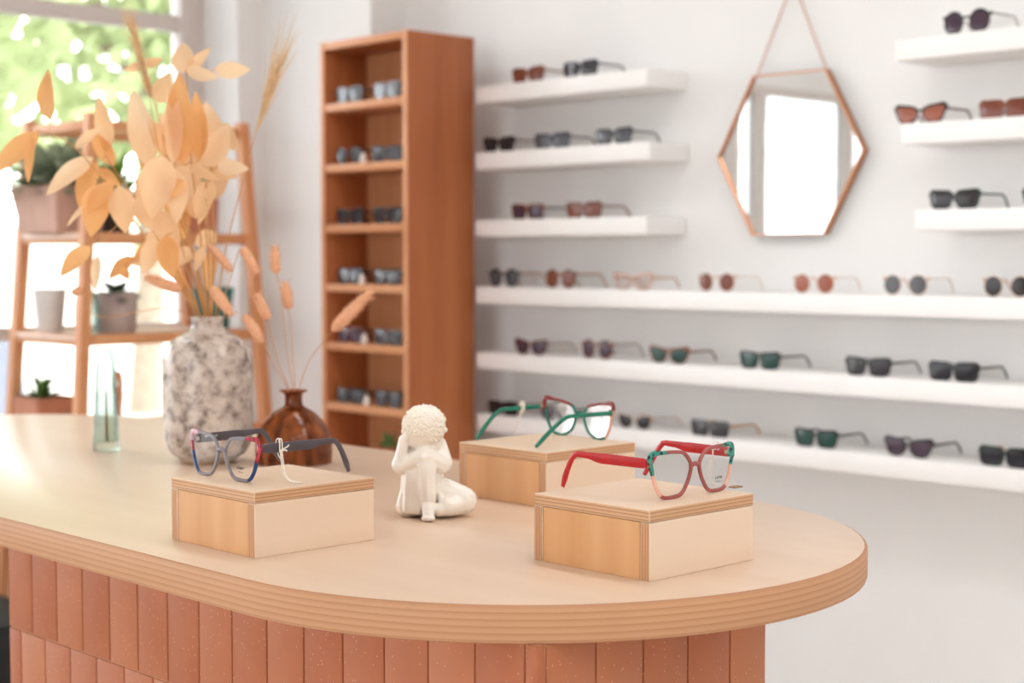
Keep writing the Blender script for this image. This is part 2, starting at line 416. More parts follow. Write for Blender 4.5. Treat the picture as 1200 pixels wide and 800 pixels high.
def front_bm(shape, a, b, c, z0, rw, th, zone=None, brow=0.0, bridge_z=.30, bridge_r=.0028, it=3, prof=8):
    bm = bmesh.new()
    for s in (1, -1):
        ol = rim_outline(shape, a, b, c, s, z0, it)
        n = len(ol); rings = []
        for i in range(n):
            p0, p1 = ol[i - 1], ol[(i + 1) % n]
            t = Vector((p1[0] - p0[0], p1[1] - p0[1])).normalized()
            nn = Vector((t.y, -t.x))
            ctr_ = Vector((s * c, z0)); here = Vector((ol[i][0], ol[i][1]))
            if nn.dot(here - ctr_) < 0: nn = -nn
            u, v = ol[i][2], ol[i][3]
            w = rw * (1 + brow * max(0, v) + 0.9 * max(0, u - .55) * max(0, v - .2) * 2)
            ring = []
            for k in range(prof):
                ang = 2 * PI * (k + .5) / prof
                ca, sa = math.cos(ang), math.sin(ang)
                q = lambda v_: math.copysign(abs(v_) ** .6, v_)
                off = w / 2 + q(ca) * w / 2; dy = q(sa) * th / 2
                x = here.x + nn.x * off; z = here.y + nn.y * off
                ring.append(bm.verts.new((x, dy + CURVE * x * x, z)))
            rings.append((ring, u, v))
        for i in range(n):
            A, u, v = rings[i]; B = rings[(i + 1) % n][0]
            for k in range(prof):
                f = bm.faces.new((A[k], A[(k + 1) % prof], B[(k + 1) % prof], B[k]))
                f.material_index = zone(u, v, s) if zone else 0
        # end piece carrying the hinge
        xe = s * (c + 1.02 * a + rw)
        n0 = len(bm.faces)
        ze = z0 + .66 * b
        box(bm, (min(xe - s * .002, xe + s * .0022), CURVE * xe * xe - th / 2, ze - .0050), (max(xe - s * .002, xe + s * .0022), CURVE * xe * xe + .0065, ze + .0050), .0012, 2)
        bm.faces.ensure_lookup_table()
        for f in bm.faces[n0:]: f.material_index = zone(1.0, .8, s) if zone else 0
    xi = c - a * 1.0 - rw * .35
    pts = [(xi * (k / 4 - 1), 0.0002 + CURVE * (xi * (k / 4 - 1)) ** 2, z0 + bridge_z * b + .0022 * (1 - (k / 4 - 1) ** 2)) for k in range(9)]
    n0 = len(bm.faces)
    tube(bm, pts, [bridge_r] * 9, 8)
    bm.faces.ensure_lookup_table()
    for f in bm.faces[n0:]: f.material_index = zone(-1.0, .3, 1) if zone else 0
    return bm
def lens_bm(shape, a, b, c, z0, s, it=3, t=.0008):
    bm = bmesh.new(); ol = rim_outline(shape, a, b, c, s, z0, it)
    for side in (-1, 1):
        rr = []
        for q in (1.02, .66, .33):
            rr.append([bm.verts.new((s * c + (p[0] - s * c) * q, side * t + CURVE * (s * c + (p[0] - s * c) * q) ** 2 - .0012 * (1 - q * q), z0 + (p[1] - z0) * q)) for p in ol])
        ce = bm.verts.new((s * c, side * t + CURVE * c * c - .0012, z0))
        n = len(ol)
        for A, B in zip(rr[:-1], rr[1:]):
            for k in range(n): bm.faces.new((A[k], A[(k + 1) % n], B[(k + 1) % n], B[k]))
        for k in range(n): bm.faces.new((rr[-1][k], rr[-1][(k + 1) % n], ce))
    return bm
def temple_bm(s, x0, z0, L, hs, th, splay=0.0, drop=None, bend=.70, yst=0.0):
    """hs: list of (fraction, height); bends down behind the ear"""
    bm = bmesh.new(); N = 26; rings = []
    drop = z0 - .003 if drop is None else drop
    for i in range(N + 1):
        q = i / N
        y = yst + (L - yst) * q
        k = max(0, (q - bend) / (1 - bend))
        zc = z0 - drop * (k ** 1.35)
        x = x0 + s * splay * q - s * .006 * k * k
        for (f0, h0), (f1, h1) in zip(hs[:-1], hs[1:]):
            if f0 <= q <= f1 + 1e-9:
                h = h0 + (h1 - h0) * ((q - f0) / (f1 - f0)); break
        zc += max(0, hs[0][1] - h) * .45 * (1 - k)
        slope = 0 if k <= 0 else -drop * 1.35 * k ** .35 / ((1 - bend) * (L - yst))
        ln = math.hypot(1, slope); ny, nz = -slope / ln, 1 / ln
        sq = 1.0 if i not in (0, N) else .75
        ring = []
        for k2 in range(8):
            ang = 2 * PI * (k2 + .5) / 8; ca, sa = math.cos(ang), math.sin(ang)
            g = lambda v_: math.copysign(abs(v_) ** .5, v_)
            oz = g(sa) * h / 2 * sq; ox = g(ca) * th / 2 * sq
            ring.append(bm.verts.new((x + ox, y + ny * oz, zc + nz * oz)))
        rings.append(ring)
    for A, B in zip(rings[:-1], rings[1:]):
        for k in range(8): bm.faces.new((A[k], A[(k + 1) % 8], B[(k + 1) % 8], B[k]))
    bm.faces.new(rings[0][::-1]); bm.faces.new(rings[-1])
    return bm
def text_mesh(name, s, size, m):
    cu = bpy.data.curves.new(name, 'FONT'); cu.body = s; cu.size = size; cu.align_x = 'CENTER'; cu.extrude = .0001
    o = bpy.data.objects.new(name, cu); COL.objects.link(o)
    me = bpy.data.meshes.new_from_object(o.evaluated_get(bpy.context.evaluated_depsgraph_get()))
    bpy.data.objects.remove(o); bpy.data.curves.remove(cu)
    me.name = name; me.materials.clear(); me.materials.append(m)
    return me

STD_H = [(0, .0062), (.5, .0052), (.75, .0046), (.92, .0058), (1, .0052)]
# --- red pair
M['red'] = mat('red_acetate', rgb(178, 26, 30), 0.25, var=0.05, scale=60, spec=0.5)
M['rose'] = crystal('rose_crystal_acetate', rgb(176, 92, 88), 0.72)
M['leopard'] = spotted('teal_black_acetate', rgb(24, 38, 42), rgb(44, 142, 122), 190, .44, .50, .2, kind='voronoi')
M['blush'] = crystal('blush_acetate', rgb(240, 190, 168), 0.75)
def zone_red(u, v, s):
    if u > .45 and v > .42 or u > .80 and v > .0: return 1
    if u > .40 and v < .0 and v > -.93: return 2
    return 0
# --- grey pair
M['smoke'] = crystal('smoke_crystal_acetate', rgb(160, 152, 158), 0.55)
M['ruby'] = spotted('ruby_acetate', rgb(130, 18, 34), rgb(206, 70, 88), 130, .45, .62, .15)
M['cobalt'] = crystal('blue_acetate', rgb(34, 66, 120), 0.85)
M['pale_pink'] = crystal('pale_pink_acetate', rgb(232, 190, 200), 0.6)
M['charcoal'] = mat('charcoal_acetate', rgb(78, 70, 76), 0.3, var=0.05, scale=60)
def zone_blue(u, v, s):
    if s > 0:
        if u > .50 and v > .30 or u > .85 and v > -.1: return 1
        if u > .40 and v < .0 and v > -1.0: return 2
    else:
        if u > .55 and v > .55: return 3
        if u > .6 and v > .1: return 1
        if u > .40 and v < .1: return 2
    return 0
# --- green pair
M['green'] = mat('green_acetate', rgb(14, 116, 92), 0.2, var=0.10, scale=50, spec=0.6)
M['green_clear'] = crystal('green_crystal_acetate', rgb(44, 128, 108), 0.7)
M['oxblood'] = mat('oxblood_acetate', rgb(128, 40, 34), 0.25, var=0.05)
M['peach'] = crystal('peach_acetate', rgb(232, 176, 150), 0.8)
def zone_green(u, v, s):
    if v > .78 and u > -.85: return 1
    if u > .55 and s < 0: return 2
    return 0

def spectacles(label, loc, rotz, shape, a, b, c, rw, fm, tm, zone, hs, L, z_h, th=.0042, tth=.0034, rake=0.0, group='eyeglasses on the display boxes', splay=.003, bend=.80, drop=None, brow=0.0):
    t = thing('eyeglasses', label, 'eyeglasses', loc, rotz, group)
    z0 = b * 1.03 + rw
    obj('front_frame', front_bm(shape, a, b, c, z0, rw, th, zone, brow), fm, t)
    for s in (-1, 1):
        ln = obj('lens', lens_bm(shape, a, b, c, z0, s), M['lens_clear'], t)
        xh = s * (c + 1.02 * a + rw + .002)
        tp = obj('temple', temple_bm(s, xh, z0 + .66 * b, L, hs, tth, splay, bend=bend, drop=drop, yst=CURVE * xh * xh + .0025), tm, t)
        hi_ = xh - s * (tth / 2 + .0006); hb = bmesh.new(); box(hb, (hi_ - .0009, CURVE * xh * xh + .002, z0 + .66 * b - .0022), (hi_ + .0009, CURVE * xh * xh + .011, z0 + .66 * b + .0022), .0005, 1)
        obj('hinge', hb, M['steel'], tp)
    return t, z0

HS_BLOCK = [(0, .0118), (.50, .0126), (.57, .0108), (.64, .0080), (.86, .0064), (.96, .0078), (1, .0066)]
g_red, zr = spectacles('eyeglasses with red arms and a rose front with teal spotted corners', (-1.173, 1.427, BT), PI / 2, 'geo', .0300, .0230, .0395, .0042,
           [M['rose'], M['leopard'], M['blush']], M['red'], zone_red, HS_BLOCK, .142, 0)
g_blue, zb = spectacles('eyeglasses with charcoal arms and a clear front with ruby and blue corner', (-1.671, 1.112, BT), 0.0, 'geo', .0300, .0230, .0395, .0042,
           [M['smoke'], M['ruby'], M['cobalt'], M['pale_pink']], M['charcoal'], zone_blue, HS_BLOCK, .142, 0)
HS_SLIM = [(0, .0072), (.45, .0066), (.7, .0058), (.88, .0070), (1, .0066)]
g_green, zg = spectacles('green cat-eye eyeglasses with a dark red brow seen from behind', (-1.676, 1.763, BT), PI - .04, 'cat', .0285, .0230, .0400, .0042,
           [M['green_clear'], M['oxblood'], M['peach']], M['green'], zone_green, HS_SLIM, .152, 0, splay=-.004, bend=.60, brow=.05)
# lettering on the demo lenses and inside the arms
def lettering(root, z0, s, txt, sub):
    lens = [o for o in root.children if o.name.startswith('lens')]
    ln = lens[1] if s > 0 else lens[0]
    me = text_mesh('lens_lettering', txt, .0052, M['print'])
    o = link('lens_lettering', me, ln, (s * .0420, CURVE * .042 ** 2 - .0026, z0 - .0125)); o.rotation_euler = (PI / 2, 0, 0)
    me = text_mesh('lens_lettering', sub, .0030, M['print'])
    o = link('lens_lettering', me, ln, (s * .0420, CURVE * .042 ** 2 - .0026, z0 - .0165)); o.rotation_euler = (PI / 2, 0, 0)
lettering(g_blue, zb, 1, 'FANRY', 'P A R I S')
lettering(g_red, zr, 1, 'LAMR', 'P A R I S')
def inner_print(root, s, z0, a, c):
    tp = [o for o in root.children if o.name.startswith('temple')][1 if s > 0 else 0]
    xh = s * (c + 1.02 * a + .0062)
    me = text_mesh('arm_lettering', '4099 51-20-145', .0030, M['white_print'])
    o = link('arm_lettering', me, tp, (xh - s * .0012, .034, z0 + .66 * .023 + .0008)); o.rotation_euler = (PI / 2, 0, PI / 2 if s < 0 else -PI / 2)
inner_print(g_blue, -1, zb, .030, .0395); inner_print(g_red, 1, zr, .030, .0395)
# loops of thread with small tags
def thread(root, pts_list, r=.0007):
    bm = bmesh.new()
    for pts in pts_list: tube(bm, smooth_prof(pts, 4), r, 6)
    return obj('tag_string', bm, M['thread'], root)
xt = .0395 + .0306 + .0062
thread(g_blue, [[(xt + .004, .030, zb + .010), (xt + .004, .030, zb + .024), (xt, .031, zb + .026), (xt - .005, .031, zb + .022), (xt - .003, .032, zb + .008), (xt + .004, .031, zb + .002)],
                [(xt + .004, .034, zb + .010), (xt + .003, .034, zb + .023), (xt, .034, zb + .0255), (xt - .005, .035, zb + .02), (xt, .035, zb + .004)],
                [(xt + .004, .031, zb + .012), (xt + .005, .032, zb - .004), (xt + .007, .034, .010), (xt + .012, .037, .0035), (xt + .020, .041, .0012), (xt + .027, .043, .0012)],
                [(xt + .004, .033, zb + .012), (xt + .006, .034, zb - .004), (xt + .009, .035, .010), (xt + .013, .038, .0035), (xt + .021, .0425, .0012), (xt + .028, .0445, .0012)],
                [(xt + .004, .031, zb + .012), (xt + .012, .034, zb + .016), (xt + .015, .036, zb + .019)], [(xt + .004, .031, zb + .012), (xt + .013, .032, zb + .013), (xt + .016, .032, zb + .012)]], .0009)
thread(g_red, [[(xt + .004, .030, zr + .010), (xt + .004, .030, zr + .024), (xt - .005, .031, zr + .024), (xt - .004, .032, zr + .008), (xt - .008, .032, .012), (xt - .004, .028, .002), (xt + .002, .012, .0015)],
               [(xt - .004, .033, zr + .010), (xt - .012, .034, .012), (xt - .006, .026, .002), (xt + .004, .010, .0015)]], .0008)
tg = bmesh.new(); box(tg, (xt - .002, .000, .0004), (xt + .014, .010, .0022), .0006, 1)
obj('paper_tag', tg, mat('kraft_tag', rgb(150, 112, 84), .8), g_red)
xg = .040 + .0286 + .0054
thread(g_green, [[(xg + .004, .052, zg + .010), (xg + .004, .052, zg + .022), (xg, .053, zg + .025), (xg - .004, .053, zg + .020), (xg - .003, .054, zg + .010), (xg, .054, zg + .006)],
                 [(xg + .003, .049, zg + .010), (xg + .003, .050, zg + .023), (xg - .003, .050, zg + .022), (xg - .003, .051, zg + .008)],
                 [(xg + .003, .055, zg + .012), (xg + .003, .055, zg + .023), (xg - .003, .056, zg + .021), (xg - .003, .057, zg + .008)],
                 [(xg, .054, zg + .010), (xg + .003, .058, zg - .006), (xg + .004, .06, .010), (xg + .006, .062, .002)]], .0011)

# --- sunglasses on the wall and in the cabinet
def sun_lens(name, col, alpha=.88):
    nt = NT(name); p = principled(nt, col, .06, spec=.55)
    t = nt.n('ShaderNodeBsdfTransparent'); t.inputs['Color'].default_value = tuple(.25 + .6 * c for c in col[:3]) + (1,)
    g = nt.n('ShaderNodeTexGradient'); tc = nt.n('ShaderNodeTexCoord'); nt.l(tc.outputs['Object'], g.inputs['Vector'])
    x = nt.n('ShaderNodeMixShader'); x.inputs['Fac'].default_value = alpha
    nt.l(t.outputs[0], x.inputs[1]); nt.l(p.outputs['BSDF'], x.inputs[2]); nt.surf(x.outputs[0]); return nt.m
FR = {'black': mat('black_acetate', rgb(38, 34, 36), .2), 'tortoise': spotted('tortoise_acetate', rgb(70, 38, 24), rgb(150, 86, 48), 90, .42, .60),
      'grey': mat('grey_acetate', rgb(92, 90, 92), .25), 'brown': mat('brown_acetate', rgb(104, 58, 42), .25), 'gold': mat('gold_wire', rgb(206, 170, 140), .3, metal=1.0),
      'navy': mat('navy_acetate', rgb(52, 52, 64), .2), 'clear': crystal('clear_acetate', rgb(214, 204, 200), .45), 'pink': crystal('pink_acetate', rgb(232, 190, 170), .6),
      'darkgreen': mat('dark_green_acetate', rgb(38, 50, 44), .2), 'amber': mat('amber_acetate', rgb(206, 150, 90), .25)}
LN = {'smoke': sun_lens('smoke_lens', rgb(62, 57, 60)), 'brown': sun_lens('brown_lens', rgb(128, 70, 54)), 'green': sun_lens('green_lens', rgb(38, 74, 66)),
      'black': sun_lens('black_lens', rgb(40, 38, 44), .94), 'grey': sun_lens('grey_lens', rgb(104, 104, 108)), 'plum': sun_lens('plum_lens', rgb(78, 58, 72)),
      'rose': sun_lens('rose_lens', rgb(168, 102, 82)), 'blue': sun_lens('blue_lens', rgb(84, 84, 88)), 'pale': thin_glass('pale_lens', (.93, .88, .86, 1), .6)}
SUN = {}
def sunglasses(label, loc, rotz, shape, frame, lens, temple=None, size=1.0, group=None, hb=1.0):
    key = (shape, frame, lens, temple, size, hb)
    wire = frame in ('gold',)
    a, b, c = (.0225 if shape == 'round' else .0265) * size, {'rect': .0185, 'round': .0225, 'square': .0205, 'cat': .0205, 'wayfarer': .0210, 'geo': .021}[shape] * size * hb, .0345 * size
    rw = .0016 if wire else .0042; z0 = b * 1.03 + rw
    if key not in SUN:
        xh = c + 1.02 * a + rw + .002
        SUN[key] = (to_mesh('front_frame', front_bm(shape, a, b, c, z0, rw, .0022 if wire else .0042, None, .5 if not wire else 0, bridge_z=.45, bridge_r=.0012 if wire else .0028, it=2, prof=6), FR[frame]),
                    [to_mesh('lens', lens_bm(shape, a, b, c, z0, s, 2), LN[lens]) for s in (-1, 1)],
                    [to_mesh('temple', temple_bm(s, s * xh, z0 + .66 * b, .134, [(0, .0022), (.6, .0016), (.72, .0034), (1, .0034)] if wire else STD_H, .0016 if wire else .0036, .001, yst=CURVE * xh * xh + .006), FR[temple or frame]) for s in (-1, 1)])
    me = SUN[key]
    t = thing('sunglasses', label, 'sunglasses', loc, rotz, group)
    link('front_frame', me[0], t)
    for k in (0, 1): link('lens', me[1][k], t); link('temple', me[2][k], t)
    return t
# shelves
SH = {'A': 1.82, 'B': 1.62, 'C': 1.415, 'G': 1.82, 'H': 1.62, 'I': 1.415, 'D': 1.211, 'E': 1.01, 'F': .82}
SHX = {'A': (-3.61, -2.915), 'B': (-3.61, -2.905), 'C': (-3.61, -2.915), 'G': (-2.13, -1.43), 'H': (-2.11, -1.41), 'I': (-2.07, -1.37), 'D': (-3.605, -.9), 'E': (-3.605, -.9), 'F': (-3.605, -.9)}
SHN = {'A': 'short white wall shelf, topmost of three beside the wooden cabinet', 'B': 'short white wall shelf, middle of three beside the wooden cabinet', 'C': 'short white wall shelf, lowest of three beside the wooden cabinet',
       'G': 'short white wall shelf, topmost of three past the hexagonal mirror', 'H': 'short white wall shelf, middle of three past the hexagonal mirror', 'I': 'short white wall shelf, lowest of three past the hexagonal mirror',
       'D': 'long white wall shelf just below the mirror, topmost of three', 'E': 'long white wall shelf, middle one of the three below the mirror', 'F': 'long white wall shelf, lowest of the three below the mirror'}
for k in 'ABCGHIDEF':
    x0, x1 = SHX[k]; z = SH[k]
    o = obj('wall_shelf', BX((x0 - (x0 + x1) / 2, -.17, -.05), (x1 - (x0 + x1) / 2, 0, 0), .002, 2), M['shelf_white'], None, ((x0 + x1) / 2, 3.5, z))
    tag(o, SHN[k], 'shelf', 'white shelves on the back wall')
SG = [
 ('A', -3.409, 'wayfarer', 'tortoise', 'brown', None, 'brown tortoiseshell sunglasses on the topmost short shelf beside the cabinet'),
 ('A', -3.194, 'square', 'navy', 'smoke', None, 'navy sunglasses on the topmost short shelf beside the cabinet'),
 ('B', -3.535, 'wayfarer', 'black', 'black', 'tortoise', 'black sunglasses nearest the cabinet on the middle short shelf beside it'),
 ('B', -3.308, 'square', 'navy', 'blue', None, 'navy sunglasses in the middle of three on the shelf beside the cabinet'),
 ('B', -3.063, 'wayfarer', 'black', 'blue', None, 'black sunglasses with blue-grey lenses and long curved arm nearest the mirror'),
 ('C', -3.411, 'square', 'tortoise', 'plum', 'black', 'dark sunglasses nearer the cabinet on the lowest short shelf beside it'),
 ('C', -3.179, 'square', 'brown', 'brown', 'tortoise', 'brown square sunglasses nearer the mirror on the lowest short shelf beside the cabinet'),
 ('D', -3.513, 'round', 'black', 'blue', 'gold', 'round grey-blue sunglasses nearest the cabinet on the long shelf below the mirror'),
 ('D', -3.272, 'round', 'tortoise', 'brown', 'gold', 'round tortoiseshell sunglasses with brown lenses on the long shelf below the mirror'),
 ('D', -2.988, 'cat', 'pink', 'pale', 'gold', 'pale pink see-through glasses on the long shelf below the mirror'),
 ('D', -2.690, 'round', 'gold', 'brown', None, 'gold wire sunglasses with round dark brown lenses below the mirror'),
 ('D', -2.377, 'round', 'gold', 'rose', None, 'gold wire sunglasses with round reddish lenses below the mirror'),
 ('D', -2.111, 'round', 'gold', 'grey', None, 'wire sunglasses with round grey lenses on the upper long shelf, before the last pair'),
 ('D', -1.844, 'round', 'gold', 'smoke', None, 'wire sunglasses with round smoke lenses, last pair in view on the upper long shelf'),
 ('E', -3.396, 'cat', 'brown', 'plum', 'clear', 'brown sunglasses nearest the cabinet on the middle long shelf'),
 ('E', -3.125, 'round', 'tortoise', 'plum', 'clear', 'round brown sunglasses second from the cabinet on the middle long shelf'),
 ('E', -2.855, 'cat', 'tortoise', 'green', None, 'tortoiseshell cat-eye sunglasses with green lenses on the middle long shelf'),
 ('E', -2.545, 'wayfarer', 'black', 'green', None, 'black sunglasses with bright green lenses on the middle long shelf'),
 ('E', -2.214, 'wayfarer', 'black', 'smoke', None, 'large black sunglasses with smoke lenses on the middle long shelf'),
 ('E', -1.978, 'square', 'black', 'black', None, 'all-black square sunglasses, last pair on the middle long shelf'),
 ('F', -3.518, 'rect', 'black', 'black', None, 'black rectangular sunglasses behind the green eyeglasses near the cabinet'),
 ('F', -3.288, 'cat', 'black', 'plum', None, 'dark sunglasses seen through the lens of the green eyeglasses'),
 ('F', -2.980, 'cat', 'gold', 'black', None, 'small wire sunglasses with black lenses on the lowest long shelf'),
 ('F', -2.710, 'rect', 'grey', 'smoke', 'amber', 'grey sunglasses with amber arms on the lowest long shelf behind the red eyeglasses'),
 ('F', -2.366, 'wayfarer', 'black', 'green', None, 'black sunglasses with green lenses on the lowest long shelf'),
 ('F', -2.097, 'cat', 'black', 'plum', None, 'black cat-eye sunglasses with plum lenses on the lowest long shelf'),
 ('F', -1.841, 'square', 'darkgreen', 'black', 'gold', 'dark green sunglasses, last pair in view on the lowest long shelf'),
 ('G', -1.957, 'round', 'black', 'plum', 'clear', 'round black sunglasses with plum lenses on the topmost shelf past the mirror'),
 ('G', -1.735, 'round', 'black', 'smoke', None, 'sunglasses cut by the frame edge on the topmost shelf past the mirror'),
 ('H', -2.076, 'cat', 'black', 'rose', 'brown', 'black cat-eye sunglasses with reddish lenses beside the mirror'),
 ('H', -1.855, 'rect', 'tortoise', 'brown', None, 'tortoiseshell rectangular sunglasses with brown lenses on the middle shelf past the mirror'),
 ('I', -1.982, 'wayfarer', 'darkgreen', 'smoke', None, 'dark green sunglasses on the lowest short shelf past the mirror'),
 ('I', -1.742, 'wayfarer', 'black', 'smoke', None, 'sunglasses cut by the frame edge on the lowest short shelf past the mirror'),
]
GN = {'A': 'sunglasses on the topmost short shelf by the cabinet', 'B': 'sunglasses on the middle short shelf by the cabinet', 'C': 'sunglasses on the lowest short shelf by the cabinet', 'D': 'sunglasses on the upper long shelf',
      'E': 'sunglasses on the middle long shelf', 'F': 'sunglasses on the lowest long shelf', 'G': 'sunglasses on the topmost shelf past the mirror', 'H': 'sunglasses on the middle shelf past the mirror', 'I': 'sunglasses on the lowest shelf past the mirror'}
for k, x, sh, fr, ln, tm, lab in SG:
    sunglasses(lab, (x, 3.356, SH[k]), rnd.uniform(-.06, .06), sh, fr, ln, tm, 1.0, GN[k], hb=1.0 if sh == 'round' else .84)

# ------------------------------------------------------------------ tall wooden cabinet
cab = thing('cabinet', 'tall narrow open wooden cabinet with sunglasses on its shelves', 'cabinet', (-3.848, 3.215, 0))
W2, D2, HC = .212, .135, 1.974
CX, CY = -3.848, 3.215
CSH = [1.768, 1.579, 1.391, 1.206, 1.022, .832, .645, .458, .27]
def edged(name, lo, hi, face, edge, par, bev=.0015):
    bm = bmesh.new(); box(bm, lo, hi, bev, 2); bm.normal_update()
    for f in bm.faces: f.material_index = 1 if f.normal.y < -.5 else 0
    return obj(name, bm, [face, edge], par)
for s in (-1, 1):
    edged('side_panel', (min(s * W2, s * (W2 - .022)), -D2, 0), (max(s * W2, s * (W2 - .022)), D2, HC), M['cab_side'], M['cab_front'], cab)
edged('top_panel', (-W2 + .0225, -D2 + .001, HC - .025), (W2 - .0225, D2, HC - .0005), M['cab_side'], M['cab_front'], cab)
obj('back_panel', BX((-W2 + .0225, .036, .05), (W2 - .0225, .047, HC - .026)), M['cab_back'], cab, smooth=False)
for z in CSH: edged('shelf', (-W2 + .0225, -D2 + .002, z - .012), (W2 - .0225, .0355, z + .012), M['cab_front'], M['cab_front'], cab)
edged('plinth', (-W2 + .0225, -D2 + .02, 0), (W2 - .0225, D2 - .013, .08), M['cab_side'], M['cab_side'], cab)
ROWN = ['top', 'second', 'third', 'fourth', 'fifth', 'sixth']
CK = [(('square', 'grey', 'grey'), ('square', 'grey', 'grey')), (('round', 'black', 'blue'), ('rect', 'black', 'smoke')), (('wayfarer', 'black', 'smoke'), ('square', 'black', 'smoke')),
      (('square', 'navy', 'blue'), ('rect', 'black', 'blue')), (('square', 'brown', 'plum'), ('rect', 'grey', 'smoke')), (('rect', 'black', 'blue'), ('square', 'black', 'blue'))]
CN = [('grey square sunglasses', 'grey sunglasses with bluish lenses'), ('round black sunglasses', 'black rectangular sunglasses'), ('black sunglasses with thick brows', 'square black sunglasses'),
      ('navy square sunglasses', 'black rectangular sunglasses'), ('brown square sunglasses', 'grey rectangular sunglasses'), ('black rectangular sunglasses', 'square black sunglasses')]
for i in range(6):
    for k, x in ((0, -3.940), (1, -3.757)):
        sh, fr, ln = CK[i][k]
        side = 'toward the pier' if k == 0 else 'toward the white shelves'
        sunglasses('%s on the cabinet\'s %s shelf, %s' % (CN[i][k], ROWN[i], side), (x, 3.100, CSH[i] + .012), rnd.uniform(-.08, .08), sh, fr, ln, None, .98, 'sunglasses in the wooden cabinet', hb=.95)
M['pebble'] = mat('white_pebble', rgb(232, 216, 204), .5, var=.04)
for i, xx, w in ((1, -3.862, 'second'), (3, -3.872, 'fourth'), (4, -3.862, 'fifth'), (5, -3.852, 'sixth')):
    bm = bmesh.new(); lathe(bm, smooth_prof([(0, 0), (.010, .001), (.0115, .008), (.009, .019), (.005, .030), (0, .034)], 3), 16)
    tag(obj('price_cone', bm, M['pebble'], None, (xx, 3.096, CSH[i] + .012)), 'small white cone standing between sunglasses on the %s cabinet shelf' % w, 'ornament', 'white cones in the cabinet')
M['succulent'] = mat('succulent_green', rgb(108, 142, 78), .6, var=.15, scale=40)
M['terracotta'] = mat('terracotta', rgb(196, 128, 98), .7, var=.08, scale=14)
t = thing('potted_plant', 'small green plant in a pot low inside the wooden cabinet', 'plant', (-3.80, 3.135, .657))
bm = bmesh.new(); lathe(bm, smooth_prof([(0, 0), (.028, 0), (.032, .01), (.040, .055), (.042, .06), (.037, .06), (.034, .05), (0, .048)], 3), 24); obj('pot', bm, M['terracotta'], t)
bm = bmesh.new()
for k in range(26):
    an, el, L = rnd.uniform(0, 2 * PI), rnd.uniform(.5, 1.4), rnd.uniform(.035, .06)
    d = Vector((math.cos(an) * math.cos(el), math.sin(an) * math.cos(el), math.sin(el)))
    tube(bm, [Vector((0, 0, .05)), Vector((0, 0, .05)) + d * L * .5, Vector((0, 0, .05)) + d * L], [.004, .006, .0008], 6)
obj('foliage', bm, M['succulent'], t)

# ------------------------------------------------------------------ hexagonal mirror
MX, MZ = -2.545, 1.575
HX = [(-.116, .214), (.116, .214), (.236, 0), (.116, -.214), (-.116, -.214), (-.236, 0)]
mir = thing('wall_mirror', 'hexagonal mirror with thin copper frame hanging from a chain', 'mirror', (MX, 3.5, MZ))
bm = bmesh.new()
def hexring(s, y): return [bm.verts.new((x * s, y, z * s)) for x, z in HX]
o1, o2, i1, i2 = hexring(1.0, -.030), hexring(1.0, -.004), hexring(.982, -.030), hexring(.982, -.004)
for k in range(6):
    q = (k + 1) % 6
    for A, B in ((o1, o2), (o2, i2), (i2, i1), (i1, o1)): bm.faces.new((A[k], A[q], B[q], B[k]))
obj('frame', bm, M['copper'], mir, smooth=False)
bm = bmesh.new(); A = [bm.verts.new((x * .983, -.022, z * .983)) for x, z in HX]; B = [bm.verts.new((x * .983, -.010, z * .983)) for x, z in HX]
bm.faces.new(A); bm.faces.new(B[::-1])
for k in range(6): bm.faces.new((A[k], A[(k + 1) % 6], B[(k + 1) % 6], B[k]))
obj('mirror_glass', bm, M['mirror'], mir, smooth=False)
apex = Vector((.003, -.014, .455))
bm = bmesh.new()
for s in (-1, 1):
    a = Vector((s * .112, -.017, .213)); n = 26
    for i in range(n):
        p = a.lerp(apex, (i + .5) / n); d = (apex - a).normalized()
        u = d.cross(Vector((0, 1, 0))).normalized() if i % 2 else Vector((0, 1, 0))
        hl = (apex - a).length / n * .68
        ring = [p + d * math.cos(2 * PI * k / 10) * hl + u * math.sin(2 * PI * k / 10) * .0028 for k in range(11)]
        tube(bm, ring, .0009, 5, cap=False)
obj('chain', bm, M['copper'], mir)
bm = bmesh.new(); tube(bm, [apex + Vector((0, .014, .004)), apex + Vector((0, -.004, .004)), apex + Vector((0, -.008, .012))], .004, 10); obj('hook', bm, M['copper'], mir)

# ------------------------------------------------------------------ statuette
st = thing('statuette', 'small white ceramic seated figure resting its curly head on its folded arms', 'statuette', (-1.632, 1.428, CT), math.radians(46))
S_ = .000243
def sp(px, pz, y=0.0): return Vector(((px - 315) * S_, y, (722 - pz) * S_))
bm = bmesh.new()
def blob(p, q, r0, r1, n=7, sy=1.0):
    n = max(n, int((q - p).length / (.22 * min(r0, r1))) + 2)
    for k in range(n):
        t_ = k / (n - 1); ball(bm, p.lerp(q, t_), r0 + (r1 - r0) * t_, 1, sy, 1, 2)
blob(sp(258, 640, .026), sp(262, 350, .020), .031, .024)                  # torso
blob(sp(215, 640, .016), sp(340, 650, .020), .020, .020)                  # hips
blob(sp(185, 560, .004), sp(170, 660, .000), .014, .018)                  # robe over the hip
blob(sp(222, 640, -.004), sp(240, 430, .000), .020, .017)
blob(sp(185, 640, .000), sp(175, 470, .004), .016, .012)
blob(sp(252, 250, .002), sp(268, 205, -.002), .0270, .0285, 3)           # head
ball(bm, sp(378, 232, -.006), .0042, sub=2)                               # nose
blob(sp(290, 300, .004), sp(270, 330, .006), .020, .020, 3)
blob(sp(322, 330, .016), sp(362, 420, .000), .0155, .0145)                # upper arm
blob(sp(362, 425, -.002), sp(272, 372, -.020), .0135, .0110)              # forearm over the knee
blob(sp(200, 345, .016), sp(128, 430, -.004), .0145, .0130)               # upper arm
